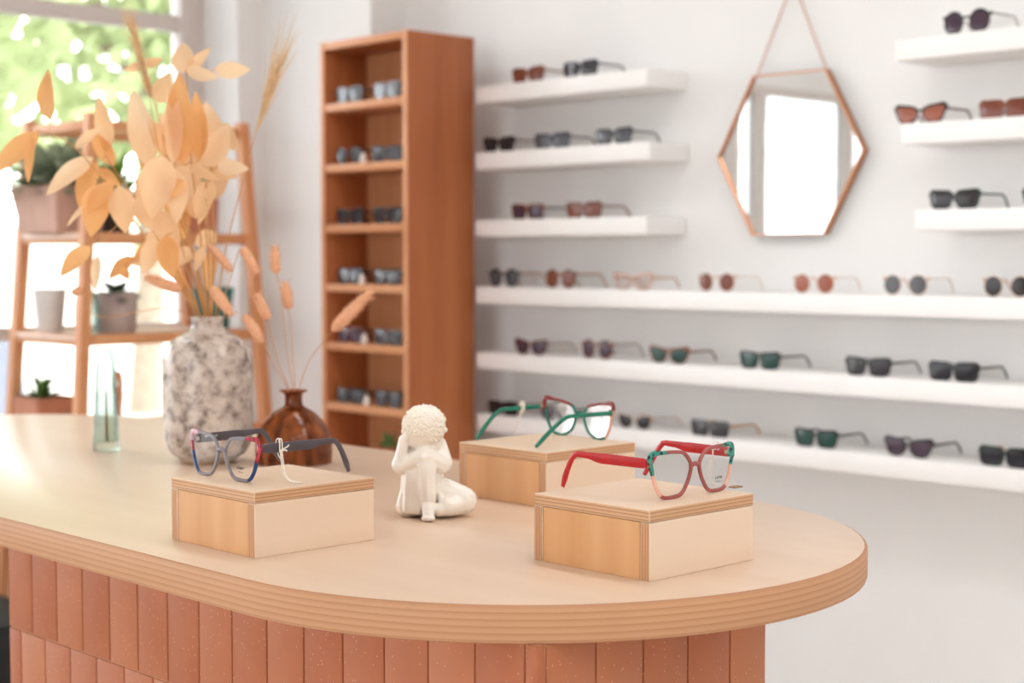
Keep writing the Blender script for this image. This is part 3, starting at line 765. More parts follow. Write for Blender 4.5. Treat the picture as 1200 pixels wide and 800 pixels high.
blob(sp(122, 430, -.004), sp(150, 285, -.010), .0100, .0078)              # raised forearm
blob(sp(150, 285, -.010), sp(185, 250, -.014), .0078, .0068, 4)           # hand
blob(sp(130, 440, -.004), sp(240, 372, -.016), .0105, .0105)
blob(sp(275, 372, -.014), sp(288, 610, -.024), .0150, .0112)              # shin
blob(sp(262, 380, -.010), sp(300, 600, .012), .0150, .0210)               # thigh of the raised leg
blob(sp(288, 640, -.026), sp(292, 690, -.040), .0100, .0085, 5)           # foot
for k in range(5): ball(bm, sp(266 + 13 * k, 702, -.047 - .002 * (2 - abs(k - 2))), .0036, sub=2)
blob(sp(350, 610, .010), sp(478, 632, -.002), .0260, .0200)               # folded leg
blob(sp(478, 635, -.002), sp(400, 655, -.018), .0180, .0140)
blob(sp(400, 660, -.018), sp(345, 672, -.022), .0120, .0100, 5)
for k in range(4):                                                        # robe folds
    blob(sp(172 + 20 * k, 470 + 6 * k, -.010 - .002 * k), sp(165 + 22 * k, 680, -.016 - .002 * k), .0042, .0052, 12)
for k in range(3):
    blob(sp(330 + 20 * k, 560 + 16 * k, -.008), sp(380 + 22 * k, 668, -.022), .0046, .0050, 8)
for v in bm.verts:
    if v.co.z < 0: v.co.z = 0
def remeshed(bm, voxel, it):
    me = bpy.data.meshes.new('tmp'); bm.to_mesh(me); bm.free()
    o = bpy.data.objects.new('tmp', me); COL.objects.link(o)
    m = o.modifiers.new('r', 'REMESH'); m.mode = 'VOXEL'; m.voxel_size = voxel; m.use_smooth_shade = True
    s = o.modifiers.new('s', 'SMOOTH'); s.iterations = it; s.factor = .5
    out = bpy.data.meshes.new_from_object(o.evaluated_get(bpy.context.evaluated_depsgraph_get()))
    bpy.data.objects.remove(o); bpy.data.meshes.remove(me)
    return out
me = remeshed(bm, .0013, 5); me.name = 'body'; me.materials.clear(); me.materials.append(M['statue']); me.shade_smooth()
body = link('body', me, st)
bm = bmesh.new()
hc = sp(262, 218, -.001); HR = .0300
N = 620
for k in range(N):
    zz = 1 - 2 * (k + .5) / N; ph = k * 2.399963
    d = Vector((math.sqrt(1 - zz * zz) * math.cos(ph), math.sqrt(1 - zz * zz) * math.sin(ph), zz))
    if d.z < -.35 and d.x < .25: continue
    if d.z < -.62: continue
    if d.x > .80 and d.z < .3: continue
    ball(bm, hc + (d + Vector((rnd.gauss(0, .02), rnd.gauss(0, .02), rnd.gauss(0, .02)))) * HR * .99, rnd.uniform(.0017, .0024), sub=1)
ball(bm, hc, HR * .97, sub=3)
for v in bm.verts: pass
me = remeshed(bm, .0008, 1); me.name = 'hair'; me.materials.clear(); me.materials.append(M['statue_hair']); me.shade_smooth()
link('hair', me, st)

# ------------------------------------------------------------------ vases and bottle
bm = bmesh.new()
pv = smooth_prof([(0, .004), (.045, .004), (.052, .008), (.064, .016), (.0735, .036), (.0765, .062), (.0765, .120), (.0765, .168), (.0745, .186), (.064, .206), (.045, .220), (.031, .228), (.0275, .236), (.0285, .248), (.029, .250), (.026, .250), (.0245, .236), (.028, .226), (.060, .200), (.070, .170), (.070, .060), (.055, .020), (0, .016)], 3)
lathe(bm, pv, 48)
vz = thing('vase', 'tall grey speckled ceramic vase holding the dried leaves', 'vase', (-2.347, 1.535, CT))
obj('body', bm, M['vase'], vz)
bm = bmesh.new(); lathe(bm, [(0, 0), (.046, 0), (.048, .002), (.047, .006), (0, .006)], 40); obj('foot', bm, M['vase_foot'], vz)
def amber_glass():
    nt = NT('amber_glass'); p = principled(nt, rgb(150, 80, 34), .08, spec=.6)
    t = nt.n('ShaderNodeBsdfTransparent'); t.inputs['Color'].default_value = rgb(206, 128, 66)
    tc = nt.n('ShaderNodeTexCoord'); mp = nt.n('ShaderNodeMapping'); mp.inputs['Scale'].default_value = (1, 1, .25)
    no = nt.n('ShaderNodeTexNoise'); no.inputs['Scale'].default_value = 60; no.inputs['Detail'].default_value = 3
    nt.l(tc.outputs['Object'], mp.inputs['Vector']); nt.l(mp.outputs['Vector'], no.inputs['Vector'])
    cr = nt.n('ShaderNodeValToRGB'); e = cr.color_ramp.elements; e[0].position = .35; e[0].color = rgb(96, 46, 20); e[1].position = .7; e[1].color = rgb(190, 108, 52)
    nt.l(no.outputs['Fac'], cr.inputs['Fac']); nt.l(cr.outputs['Color'], p.inputs['Base Color'])
    x = nt.n('ShaderNodeMixShader'); x.inputs['Fac'].default_value = .52
    nt.l(t.outputs[0], x.inputs[1]); nt.l(p.outputs['BSDF'], x.inputs[2]); nt.surf(x.outputs[0]); return nt.m
bm = bmesh.new()
pa = smooth_prof([(0, 0), (.060, 0), (.0645, .004), (.066, .020), (.064, .044), (.054, .066), (.036, .086), (.020, .096), (.0155, .102), (.0150, .112), (.0165, .119), (.0235, .123), (.024, .1245), (.0225, .1255), (.0150, .121), (.0125, .112), (.0130, .101), (.034, .082), (.051, .064), (.061, .044), (.063, .020), (.060, .006), (0, .005)], 3)
lathe(bm, pa, 44)
tag(obj('vase', bm, amber_glass(), None, (-2.229, 1.630, CT)), 'squat amber glass bottle vase with a narrow neck holding grass stems', 'vase')
def pale_glass():
    nt = NT('pale_glass'); p = principled(nt, rgb(226, 238, 232), .03, spec=.7)
    t = nt.n('ShaderNodeBsdfTransparent'); t.inputs['Color'].default_value = (.90, .94, .925, 1)
    lw = nt.n('ShaderNodeLayerWeight'); lw.inputs['Blend'].default_value = .35
    mr = nt.n('ShaderNodeMapRange'); mr.inputs['To Min'].default_value = .12; mr.inputs['To Max'].default_value = .75
    nt.l(lw.outputs['Facing'], mr.inputs['Value'])
    g = nt.n('ShaderNodeBsdfGlass'); g.inputs['Color'].default_value = (.62, .74, .70, 1); g.inputs['Roughness'].default_value = .02; g.inputs['IOR'].default_value = 1.4
    x = nt.n('ShaderNodeMixShader'); nt.l(mr.outputs['Result'], x.inputs['Fac'])
    nt.l(t.outputs[0], x.inputs[1]); nt.l(g.outputs[0], x.inputs[2]); nt.surf(x.outputs[0]); return nt.m
bt = thing('glass_bottle', 'slim clear glass bottle standing by the tall speckled vase', 'bottle', (-2.601, 1.482, CT), math.radians(20))
bm = bmesh.new()
lathe(bm, smooth_prof([(0, 0), (.019, 0), (.0225, .003), (.0230, .010), (.0205, .060), (.0190, .110), (.0178, .140), (.0166, .158), (.0145, .172), (.0118, .183), (.0112, .187), (.0098, .188), (.0095, .182), (.0125, .171), (.0146, .158), (.0158, .138), (.0170, .108), (.0185, .060), (.0195, .022), (.0150, .017), (0, .015)], 3), 32)
for v in bm.verts:      # softly squared section
    a = math.atan2(v.co.y, v.co.x); k = 1 + .07 * math.cos(4 * a) ** 2 - .02
    v.co.x *= k; v.co.y *= k
obj('body', bm, pale_glass(), bt)
bm = bmesh.new(); tube(bm, [(.002, 0, .018), (-.001, .001, .06), (.001, 0, .105), (0, 0, .13)], [.003, .0022, .0016, .0008], 6)
tag(obj('dried_twig', bm, mat('twig', rgb(150, 118, 84), .8), None, (-2.601, 1.482, CT)), 'thin dried twig inside the slim clear glass bottle', 'twig')

# ------------------------------------------------------------------ dried bouquet (measured in mm right of / above the vase mouth)
ROT = math.radians(46)
MOUTH = Vector((-2.347, 1.535, CT + .25))
K = 1.481e-3
LEAFM = [leafmat('dried_leaf_peach', rgb(245, 212, 172), rgb(240, 198, 152), .45), leafmat('dried_leaf_orange', rgb(240, 188, 130), rgb(232, 170, 108), .42), leafmat('dried_leaf_pale', rgb(248, 222, 188), rgb(243, 208, 166), .5)]
M['stem'] = mat('dried_stem', rgb(206, 154, 98), .7, var=.1)
M['tail'] = mat('bunny_tail_fluff', rgb(230, 174, 136), .9, var=.08, scale=200)
M['wheat'] = mat('grass_plume', rgb(228, 192, 146), .85, var=.1, scale=100)
def B(px, py, d=0.0): return Vector(((px - 245) * K, d, (380 - py) * K))
def leaf(bm, base, tip, w, tilt, cup, mi):
    ax = tip - base; L = ax.length; ax.normalize()
    nrm = Vector((0, -1, 0)); nrm = (nrm - ax * nrm.dot(ax)).normalized()
    sd = ax.cross(nrm).normalized()
    R = Matrix.Rotation(tilt, 3, ax); sd = R @ sd; nrm = R @ nrm
    n, m = 9, 4; g = []
    for i in range(n + 1):
        s = i / n
        prof = (math.sin(PI * min(1, s ** .85)) ** .75) * (1 - .25 * s) if 0 < s < 1 else (.04 if s == 0 else .0)
        row = []
        for j in range(m + 1):
            q = j / m * 2 - 1
            off = q * prof * w / 2
            h = cup * w * (abs(q) ** 1.5) * prof + .05 * L * math.sin(PI * s) + .012 * w * math.sin(9 * s + 3 * q)
            row.append(bm.verts.new(base + ax * L * s + sd * off + nrm * h))
        g.append(row)
    for i in range(n):
        for j in range(m):
            f = bm.faces.new((g[i][j], g[i][j + 1], g[i + 1][j + 1], g[i + 1][j])); f.material_index = mi
# each branch: stem points (px) + depth at the far end, then leaves (base, tip, width px, tone)
BR = [
 ('far-reaching dried branch with peach leaves drooping over the planter on the stand', [(238, 395), (205, 330), (150, 250), (100, 185), (60, 165)], -.05,
  [((79, 156), (74, 97), 27, 1), ((60, 168), (9, 216), 28, 1), ((56, 172), (55, 228), 13, 1), ((98, 186), (128, 160), 16, 0)]),
 ('dried branch with an upright pointed leaf before the top rail of the stand', [(240, 395), (212, 330), (170, 255), (130, 200), (118, 170)], .03,
  [((124, 184), (117, 122), 24, 0), ((130, 202), (104, 160), 22, 1), ((112, 194), (62, 240), 28, 2), ((116, 200), (96, 254), 32, 1), ((114, 206), (146, 230), 15, 1)]),
 ('dried branch with broad leaves hanging over the middle board of the stand', [(240, 395), (220, 340), (185, 275), (150, 232), (132, 222)], -.09,
  [((134, 228), (128, 288), 36, 1), ((158, 230), (166, 284), 34, 0), ((128, 246), (97, 276), 8, 2), ((128, 298), (99, 332), 24, 1), ((150, 225), (125, 262), 24, 1), ((176, 240), (196, 282), 28, 0)]),
 ('dried branch with low drooping leaves beside the grey planter', [(236, 398), (224, 356), (200, 318), (178, 300)], -.02,
  [((160, 310), (131, 336), 20, 1), ((151, 321), (158, 336), 13, 1), ((188, 290), (161, 316), 17, 1), ((197, 306), (159, 319), 15, 0), ((192, 300), (228, 360), 15, 1), ((178, 300), (205, 272), 20, 0), ((118, 308), (115, 350), 14, 2)]),
 ('dried branch with leaves rising beside the feathery plume', [(242, 395), (226, 300), (198, 190), (176, 110), (166, 84)], .05,
  [((167, 84), (193, 79), 14, 0), ((166, 86), (148, 94), 11, 0), ((186, 130), (205, 96), 27, 0), ((176, 205), (158, 114), 36, 2), ((200, 205), (188, 140), 28, 2), ((192, 190), (178, 260), 36, 0), ((186, 205), (160, 250), 32, 0)]),
 ('tallest dried leaf branch with star-like leaves at its top', [(246, 395), (240, 300), (230, 200), (228, 130), (227, 96)], -.03,
  [((228, 100), (221, 64), 32, 0), ((227, 95), (257, 72), 15, 0), ((228, 97), (267, 106), 19, 2), ((260, 97), (300, 95), 22, 2), ((224, 205), (224, 100), 38, 1), ((238, 200), (234, 118), 26, 1), ((214, 205), (214, 112), 24, 0)]),
 ('dried leaf branch leaning toward the white pier', [(250, 395), (252, 300), (248, 210), (246, 160)], .04,
  [((257, 188), (242, 128), 30, 2), ((256, 154), (281, 188), 24, 0), ((240, 204), (272, 156), 36, 2), ((236, 188), (274, 216), 36, 0), ((244, 176), (232, 140), 24, 0)]),
 ('dried leaf branch with a level leaf reaching toward the right post of the stand', [(252, 395), (255, 320), (250, 250), (256, 212)], -.07,
  [((266, 207), (304, 211), 21, 2), ((235, 208), (270, 223), 15, 0), ((257, 222), (241, 266), 26, 0), ((258, 254), (247, 274), 11, 0), ((252, 298), (243, 326), 13, 0)]),
 ('dense dried leaf branch in the middle of the bouquet', [(246, 395), (240, 330), (222, 260), (212, 205)], -.11,
  [((214, 198), (204, 268), 44, 0), ((226, 212), (230, 274), 30, 0), ((204, 258), (226, 304), 32, 0), ((216, 286), (222, 334), 28, 1), ((202, 288), (188, 330), 24, 0), ((196, 206), (222, 252), 34, 2), ((238, 226), (216, 246), 24, 1), ((206, 240), (176, 262), 26, 0)]),
 ('dried leaf branch standing behind the middle of the bouquet', [(248, 395), (244, 330), (236, 250), (240, 190)], .10,
  [((240, 205), (214, 165), 34, 0), ((236, 240), (262, 196), 32, 0), ((234, 262), (200, 220), 36, 1), ((240, 280), (214, 296), 26, 0), ((226, 232), (190, 186), 32, 0), ((238, 300), (232, 352), 22, 1)]),
]
BR.append(('dried leaf branch with broad pale leaves filling the heart of the bouquet', [(244, 395), (232, 320), (212, 240), (204, 180)], .02,
  [((206, 182), (212, 138), 30, 2), ((208, 196), (176, 150), 30, 0), ((212, 222), (246, 184), 34, 2), ((210, 236), (184, 206), 34, 2), ((222, 262), (252, 236), 30, 0), ((220, 276), (194, 246), 30, 1), ((228, 300), (206, 322), 24, 0), ((216, 250), (222, 212), 30, 2)]))
BR.append(('dried leaf branch leaning back toward the window behind the plume', [(243, 395), (222, 320), (190, 240), (168, 190)], .12,
  [((168, 194), (152, 150), 30, 0), ((176, 214), (148, 196), 28, 1), ((186, 238), (150, 240), 30, 0), ((196, 254), (204, 214), 30, 2), ((206, 276), (172, 286), 26, 1), ((180, 224), (190, 180), 28, 0)]))
for lab, stem, dep, leaves in BR:
    t = thing('dried_branch', lab, 'dried branch', MOUTH, ROT, 'dried leaf branches in the speckled vase')
    n = len(stem)
    ctrl = [B(stem[0][0], 396, 0) + Vector((0, 0, -.09))] + [B(x, y, dep * (i / (n - 1)) ** 1.2) for i, (x, y) in enumerate(stem)]
    ctrl[0].x *= .3; ctrl[1].x *= .6
    pts = smooth_prof([tuple(c) for c in ctrl], 5)
    bm = bmesh.new(); tube(bm, pts, [.0022 - .0014 * i / (len(pts) - 1) for i in range(len(pts))], 6)
    fb = bmesh.new()
    for (bx, by), (tx, ty), w, mi in leaves:
        dj = dep + rnd.uniform(-.025, .025)
        b = B(bx, by, dj); tp = B(tx, ty, dj + rnd.uniform(-.03, .02))
        near = min(pts, key=lambda p: (Vector(p) - b).length)
        near = Vector(near)
        if (near - b).length > .002:
            mid = near.lerp(b, .5) + Vector((0, 0, -.004))
            tube(bm, [near, mid, b], .0007, 5)
        leaf(fb, b, tp, w * K, rnd.uniform(-.45, .45), rnd.uniform(.05, .2), mi)
    obj('stem', bm, M['stem'], t); obj('foliage', fb, LEAFM, t)

# feathery plumes
def plume(lab, stem, dep, head, n, L, spread, r0, org, group=None, name='grass_plume'):
    t = thing(name, lab, 'dried grass', org, ROT, group)
    k = len(stem)
    ctrl = [Vector((0, 0, -.10))] + [B(x, y, dep * (i / (k - 1))) for i, (x, y) in enumerate(stem)]
    pts = smooth_prof([tuple(c) for c in ctrl], 6)
    bm = bmesh.new(); tube(bm, pts, [.0016 - .0011 * i / (len(pts) - 1) for i in range(len(pts))], 6); obj('stem', bm, M['stem'], t)
    bm = bmesh.new(); a, b = [Vector(p) for p in (B(*head[0], dep), B(*head[1], dep))]
    ax = (b - a).normalized()
    for i in range(n):
        s = rnd.random(); p = a.lerp(b, s)
        d = Vector((rnd.gauss(0, 1), rnd.gauss(0, 1), rnd.gauss(0, 1))); d = (d - ax * d.dot(ax)).normalized()
        l = L * rnd.uniform(.6, 1.15)
        e = p + (ax + d * spread * rnd.uniform(.3, 1.0)).normalized() * l
        tube(bm, [p, p.lerp(e, .35) + d * r0 * .3, e], [r0, r0 * .75, r0 * .12], 4)
    obj('seed_head', bm, M['wheat'], t); return t
plume('tall feathery grass plume rising before the window', [(240, 396), (216, 300), (190, 190), (176, 110), (160, 40)], .02, ((180, 128), (158, 42)), 200, .052, .42, .0006, MOUTH)
plume('bearded wheat-like ear with long thin awns leaning toward the cabinet', [(252, 396), (268, 300), (294, 205), (312, 140), (322, 110)], -.02, ((304, 172), (330, 96)), 70, .105, .30, .0008, MOUTH)

# bunny tails
def bunny(lab, org, stem, dep, h0, h1, r, fluff, ref, group):
    """stem and head measured from the mouth of the vase it stands in"""
    kk = ref[2]
    def Q(p, d): return Vector(((p[0] - ref[0]) * kk, d, (ref[1] - p[1]) * kk))
    t = thing('bunny_tail_grass', lab, 'dried grass', org, ROT, group)
    k = len(stem)
    ctrl = [Vector((0, 0, -.085))] + [Q(p, dep * (i / max(1, k - 1))) for i, p in enumerate(stem)] + [Q(h0, dep)]
    pts = smooth_prof([tuple(c) for c in ctrl], 5)
    bm = bmesh.new(); tube(bm, pts, .0008, 6); obj('stem', bm, M['stem'], t)
    a, b = Q(h0, dep), Q(h1, dep - .004); ax = (b - a).normalized(); L = (b - a).length
    bm = bmesh.new(); n = 9
    tube(bm, [a.lerp(b, i / n) for i in range(n + 1)], [r * max(.12, math.sin(PI * (.06 + .88 * (i / n) ** .8)) ** .55) for i in range(n + 1)], 12)
    for i in range(fluff):
        s = rnd.uniform(.02, 1); p = a.lerp(b, s)
        d = Vector((rnd.gauss(0, 1), rnd.gauss(0, 1), rnd.gauss(0, 1))); d = (d - ax * d.dot(ax)).normalized()
        p = p + d * r * .75; e = p + (ax * .9 + d * .7).normalized() * r * rnd.uniform(.6, 1.2)
        tube(bm, [p, e], [.0006, .0001], 3, cap=False)
    obj('seed_head', bm, M['tail'], t)
VR = (245, 380, K); AM = Vector((-2.229, 1.630, CT + .1245)); AR = (338, 462, 1.461e-3)
TV = 'bunny tails in the speckled vase'; TA = 'bunny tails in the amber vase'
bunny('bunny tail drooping low toward the grey planter', MOUTH, [(240, 396), (232, 360), (222, 345)], -.03, (219, 348), (178, 333), .0095, 120, VR, TV)
bunny('bunny tail bowing over the top of the teal pot', MOUTH, [(246, 396), (250, 320), (252, 300)], -.04, (254, 298), (279, 326), .0080, 100, VR, TV)
bunny('bunny tail hanging before the teal pot', MOUTH, [(248, 392), (252, 350), (256, 340)], -.06, (258, 344), (281, 376), .0100, 120, VR, TV)
bunny('small pale bunny tail beside the post of the stand', MOUTH, [(238, 396), (200, 370), (120, 380), (102, 352)], .00, (101, 348), (88, 352), .0070, 60, VR, TV)
bunny('upper bunny tail crossing the right post of the stand', MOUTH, [(252, 396), (275, 330), (284, 305)], -.02, (289, 299), (306, 329), .0090, 110, VR, TV)
bunny('upright bunny tail high before the white pier', AM, [(338, 466), (330, 420), (322, 350)], .02, (317, 325), (315, 292), .0085, 110, AR, TA)
bunny('upright bunny tail lower before the white pier', AM, [(340, 466), (336, 420), (333, 385)], .03, (330, 367), (327, 335), .0090, 110, AR, TA)
bunny('bunny tail leaning over the right post of the stand', AM, [(334, 466), (322, 430), (314, 395)], -.02, (311, 378), (298, 348), .0090, 110, AR, TA)
bunny('lowest bunny tail nodding beside the speckled vase', AM, [(333, 466), (318, 432), (308, 408)], -.04, (306, 404), (287, 372), .0090, 110, AR, TA)
bunny('fluffy bunny tail standing out alone before the wooden cabinet', AM, [(344, 466), (356, 430), (374, 405)], -.02, (386, 391), (431, 346), .0105, 260, AR, TA)

# ------------------------------------------------------------------ plant stand by the window
ps = thing('plant_stand', 'wooden plant stand with splayed posts and boards before the window', 'plant stand', (-4.55, 2.715, 0))
def post_xy(i, z):
    k = (z - 1.2) * .07
    X = (-4.35, -4.35, -4.76, -4.76)[i] + (-k * .35 if i < 2 else k * .35)
    Y = (2.412 + k, 3.028 - k)[i % 2]
    return X + 4.55, Y - 2.715
for i in range(4):
    bm = bmesh.new(); a = post_xy(i, 0); b = post_xy(i, 1.735)
    beam(bm, (a[0], a[1], 0), (b[0], b[1], 1.735), .036, .034); obj('post', bm, M['stand'], ps, smooth=False)
for z, nm in ((1.365, 'shelf'), (1.055, 'shelf'), (.745, 'shelf'), (.40, 'shelf')):
    xs = [post_xy(i, z)[0] for i in range(4)]; ys = [post_xy(i, z)[1] for i in range(4)]
    sh = obj(nm, BX((min(xs) + .019, min(ys) - .015, z - .008), (max(xs) - .019, max(ys) + .015, z + .010), .002), M['stand_board'], ps)
    bm = bmesh.new(); x1 = max(xs) - .012
    box(bm, (x1, min(ys), z - .022), (x1 + .018, max(ys), z + .012), .002); box(bm, (min(xs) - .006, min(ys), z - .022), (min(xs) + .012, max(ys), z + .012), .002)
    box(bm, (min(xs), min(ys) - .014, z - .022), (max(xs), min(ys) + .004, z + .012), .002)
    obj('rail', bm, M['stand'], ps)
bm = bmesh.new(); z = 1.70; xs = [post_xy(i, z)[0] for i in range(4)]; ys = [post_xy(i, z)[1] for i in range(4)]
box(bm, (max(xs) - .012, min(ys), z - .014), (max(xs) + .010, max(ys), z + .016), .002); box(bm, (min(xs) - .010, min(ys), z - .014), (min(xs) + .012, max(ys), z + .016), .002)
box(bm, (min(xs), min(ys) - .01, z - .014), (max(xs), min(ys) + .01, z + .016), .002); box(bm, (min(xs), max(ys) - .01, z - .014), (max(xs), max(ys) + .01, z + .016), .002)
obj('top_rail', bm, M['stand'], ps)

M['conc_pink'] = mat('pink_concrete', rgb(204, 164, 146), .8, var=.05, scale=14)
M['conc_grey'] = mat('grey_concrete', rgb(190, 172, 164), .8, var=.06, scale=14)
M['pot_white'] = mat('white_glaze', rgb(222, 214, 208), .5, var=.03)
M['teal'] = mat('teal_glaze', rgb(20, 112, 104), .3, var=.06)
M['dark_pot'] = mat('dark_glaze', rgb(78, 72, 70), .4)
M['soil'] = mat('soil', rgb(74, 56, 44), .95)
M['olive'] = leafmat('grey_green_leaf', rgb(172, 180, 152), rgb(120, 130, 102), .25, 14)
M['fern'] = leafmat('bright_green_leaf', rgb(134, 168, 72), rgb(86, 128, 44), .35, 14)
def foliage(bm, c, n, L, w, up, spread):
    for k in range(n):
        an = rnd.uniform(0, 2 * PI); el = rnd.uniform(up[0], up[1])
        d = Vector((math.cos(an) * math.cos(el), math.sin(an) * math.cos(el), math.sin(el)))
        b = Vector(c) + d * rnd.uniform(0, spread); l = L * rnd.uniform(.6, 1.2)
        tip = b + d * l + Vector((0, 0, -l * .2))
        sd = d.cross(Vector((0, 0, 1))).normalized() * w * rnd.uniform(.7, 1.2) / 2
        m1, m2 = b.lerp(tip, .4) + Vector((0, 0, l * .08)), b.lerp(tip, .75) + Vector((0, 0, l * .05))
        vs = [bm.verts.new(q) for q in (b - sd * .2, m1 - sd, m2 - sd * .8, tip, m2 + sd * .8, m1 + sd, b + sd * .2)]
        bm.faces.new(vs)
def taper_box(bm, w0, d0, w1, d1, h, t=.008):
    def ring(w, d, z): return [bm.verts.new((sx * w / 2, sy * d / 2, z)) for sx, sy in ((-1, -1), (1, -1), (1, 1), (-1, 1))]
    R = [ring(w0, d0, 0), ring(w1, d1, h), ring(w1 - 2 * t, d1 - 2 * t, h), ring(w0 - t, d0 - t, h * .75)]
    for a, b in zip(R[:-1], R[1:]):
        for k in range(4): bm.faces.new((a[k], a[(k + 1) % 4], b[(k + 1) % 4], b[k]))
    bm.faces.new(R[0][::-1]); bm.faces.new(R[-1])
    bmesh.ops.bevel(bm, geom=[e for e in bm.edges], offset=.003, segments=2, affect='EDGES')
def pot_round(r0, r1, h):
    bm = bmesh.new(); lathe(bm, [(0, 0), (r0 * .95, 0), (r0, .004), (r1, h - .003), (r1 - .002, h), (r1 - .008, h), (r0 - .006, h * .7), (0, h * .7)], 32); return bm
def planter(lab, loc, pot_bm, pm, plant=None, cat='planter', rotz=0.0, soil=None):
    t = thing('potted_plant' if plant else 'pot', lab, cat, loc, rotz)
    obj('pot', pot_bm, pm, t)
    if soil: obj('soil', BX((-soil[0], -soil[1], soil[2] - .01), (soil[0], soil[1], soil[2])), M['soil'], t)
    if plant: obj('foliage', plant[0], plant[1], t)
    return t
ZT, ZM, ZL = 1.3772, 1.0672, .7572
bm = bmesh.new(); taper_box(bm, .24, .15, .30, .19, .145)
fb = bmesh.new(); foliage(fb, (-.06, 0, .14), 130, .13, .035, (-.1, 1.3), .09); foliage(fb, (.08, 0, .14), 120, .12, .035, (-.1, 1.3), .08)
planter('pink concrete planter of grey-green leaves on the top board of the stand', (-4.585, 2.462, ZT), bm, M['conc_pink'], (fb, M['olive']), 'potted plant', 0.0, (.12, .07, .12))
bm = bmesh.new(); taper_box(bm, .11, .10, .12, .11, .115)
fb = bmesh.new(); foliage(fb, (0, 0, .10), 60, .10, .02, (.4, 1.4), .02)
planter('square terracotta pot on the top board beside the right post', (-4.44, 2.86, ZT), bm, M['terracotta'], (fb, M['fern']), 'potted plant', 0.0, (.045, .04, .09))
bm = pot_round(.05, .062, .085); fb = bmesh.new(); foliage(fb, (0, 0, .07), 70, .22, .022, (.4, 1.4), .03)
planter('dark pot with a bright green plant behind the dried leaves', (-4.60, 2.66, ZT), bm, M['dark_pot'], (fb, M['fern']), 'potted plant')
planter('round white pot between the posts on the middle board', (-4.62, 2.44, ZM), pot_round(.040, .053, .135), M['pot_white'])
fb = bmesh.new(); foliage(fb, (.02, 0, .10), 40, .07, .03, (.1, 1.2), .03)
planter('grey concrete pot with dark leaves on the middle board', (-4.47, 2.585, ZM), pot_round(.062, .070, .125), M['conc_grey'], (fb, mat('dark_leaf', rgb(46, 66, 40), .5)), 'potted plant')
planter('teal glazed pot on the middle board behind the speckled vase', (-4.47, 2.945, ZM), pot_round(.052, .070, .135), M['teal'])
t = thing('glass_jar', 'clear glass jar on the middle board beside the grey pot', 'jar', (-4.44, 2.468, ZM))
bm = bmesh.new(); lathe(bm, smooth_prof([(0, .004), (.030, .002), (.036, .01), (.038, .06), (.036, .10), (.028, .12), (.030, .13), (.027, .13), (.025, .12), (.033, .10), (.035, .06), (.032, .012), (0, .01)], 3), 28); obj('body', bm, pale_glass(), t)
bm = bmesh.new(); taper_box(bm, .16, .13, .17, .14, .105)
fb = bmesh.new(); foliage(fb, (-.02, 0, .09), 80, .05, .02, (.1, 1.3), .05)
planter('terracotta trough of small succulents on the lower board', (-4.66, 2.44, ZL), bm, M['terracotta'], (fb, M['succulent']), 'potted plant', 0.0, (.07, .055, .085))
bm = bmesh.new()
ring = [(math.sin(2 * PI * k / 14) * .019, 0, .150 + math.cos(2 * PI * k / 14) * .034) for k in range(15)]
tube(bm, ring, .009, 8, cap=False); tube(bm, smooth_prof([(.006, 0, .125), (.003, 0, .09), (0, 0, .05), (0, 0, 0)], 3), [.014, .0145, .014, .013, .012, .012, .012, .013, .014, .016], 10)
lathe(bm, [(0, 0), (.035, 0), (.035, .008), (.016, .014), (0, .014)], 20)
tag(obj('wooden_ornament', bm, M['stand'], None, (-4.44, 2.572, ZL)), 'small wooden loop ornament on the lower board seen beside the clear bottle', 'ornament')
# dark carton on the floor behind the counter
t = thing('carton', 'black carton with a pale mark on the floor behind the counter', 'box', (-4.52, 2.17, 0))
obj('body', BX((-.22, -.14, 0), (.22, .14, .235), .004), mat('black_card', rgb(30, 30, 30), .7), t)
bm = bmesh.new(); lathe(bm, [(0, 0), (.028, 0), (.028, .001), (0, .001)], 20)
o = obj('pale_mark', bm, M['white_print'], t, (.2203, .03, .12)); o.rotation_euler = (0, PI / 2, 0); o.scale = (.8, 1.5, 1)

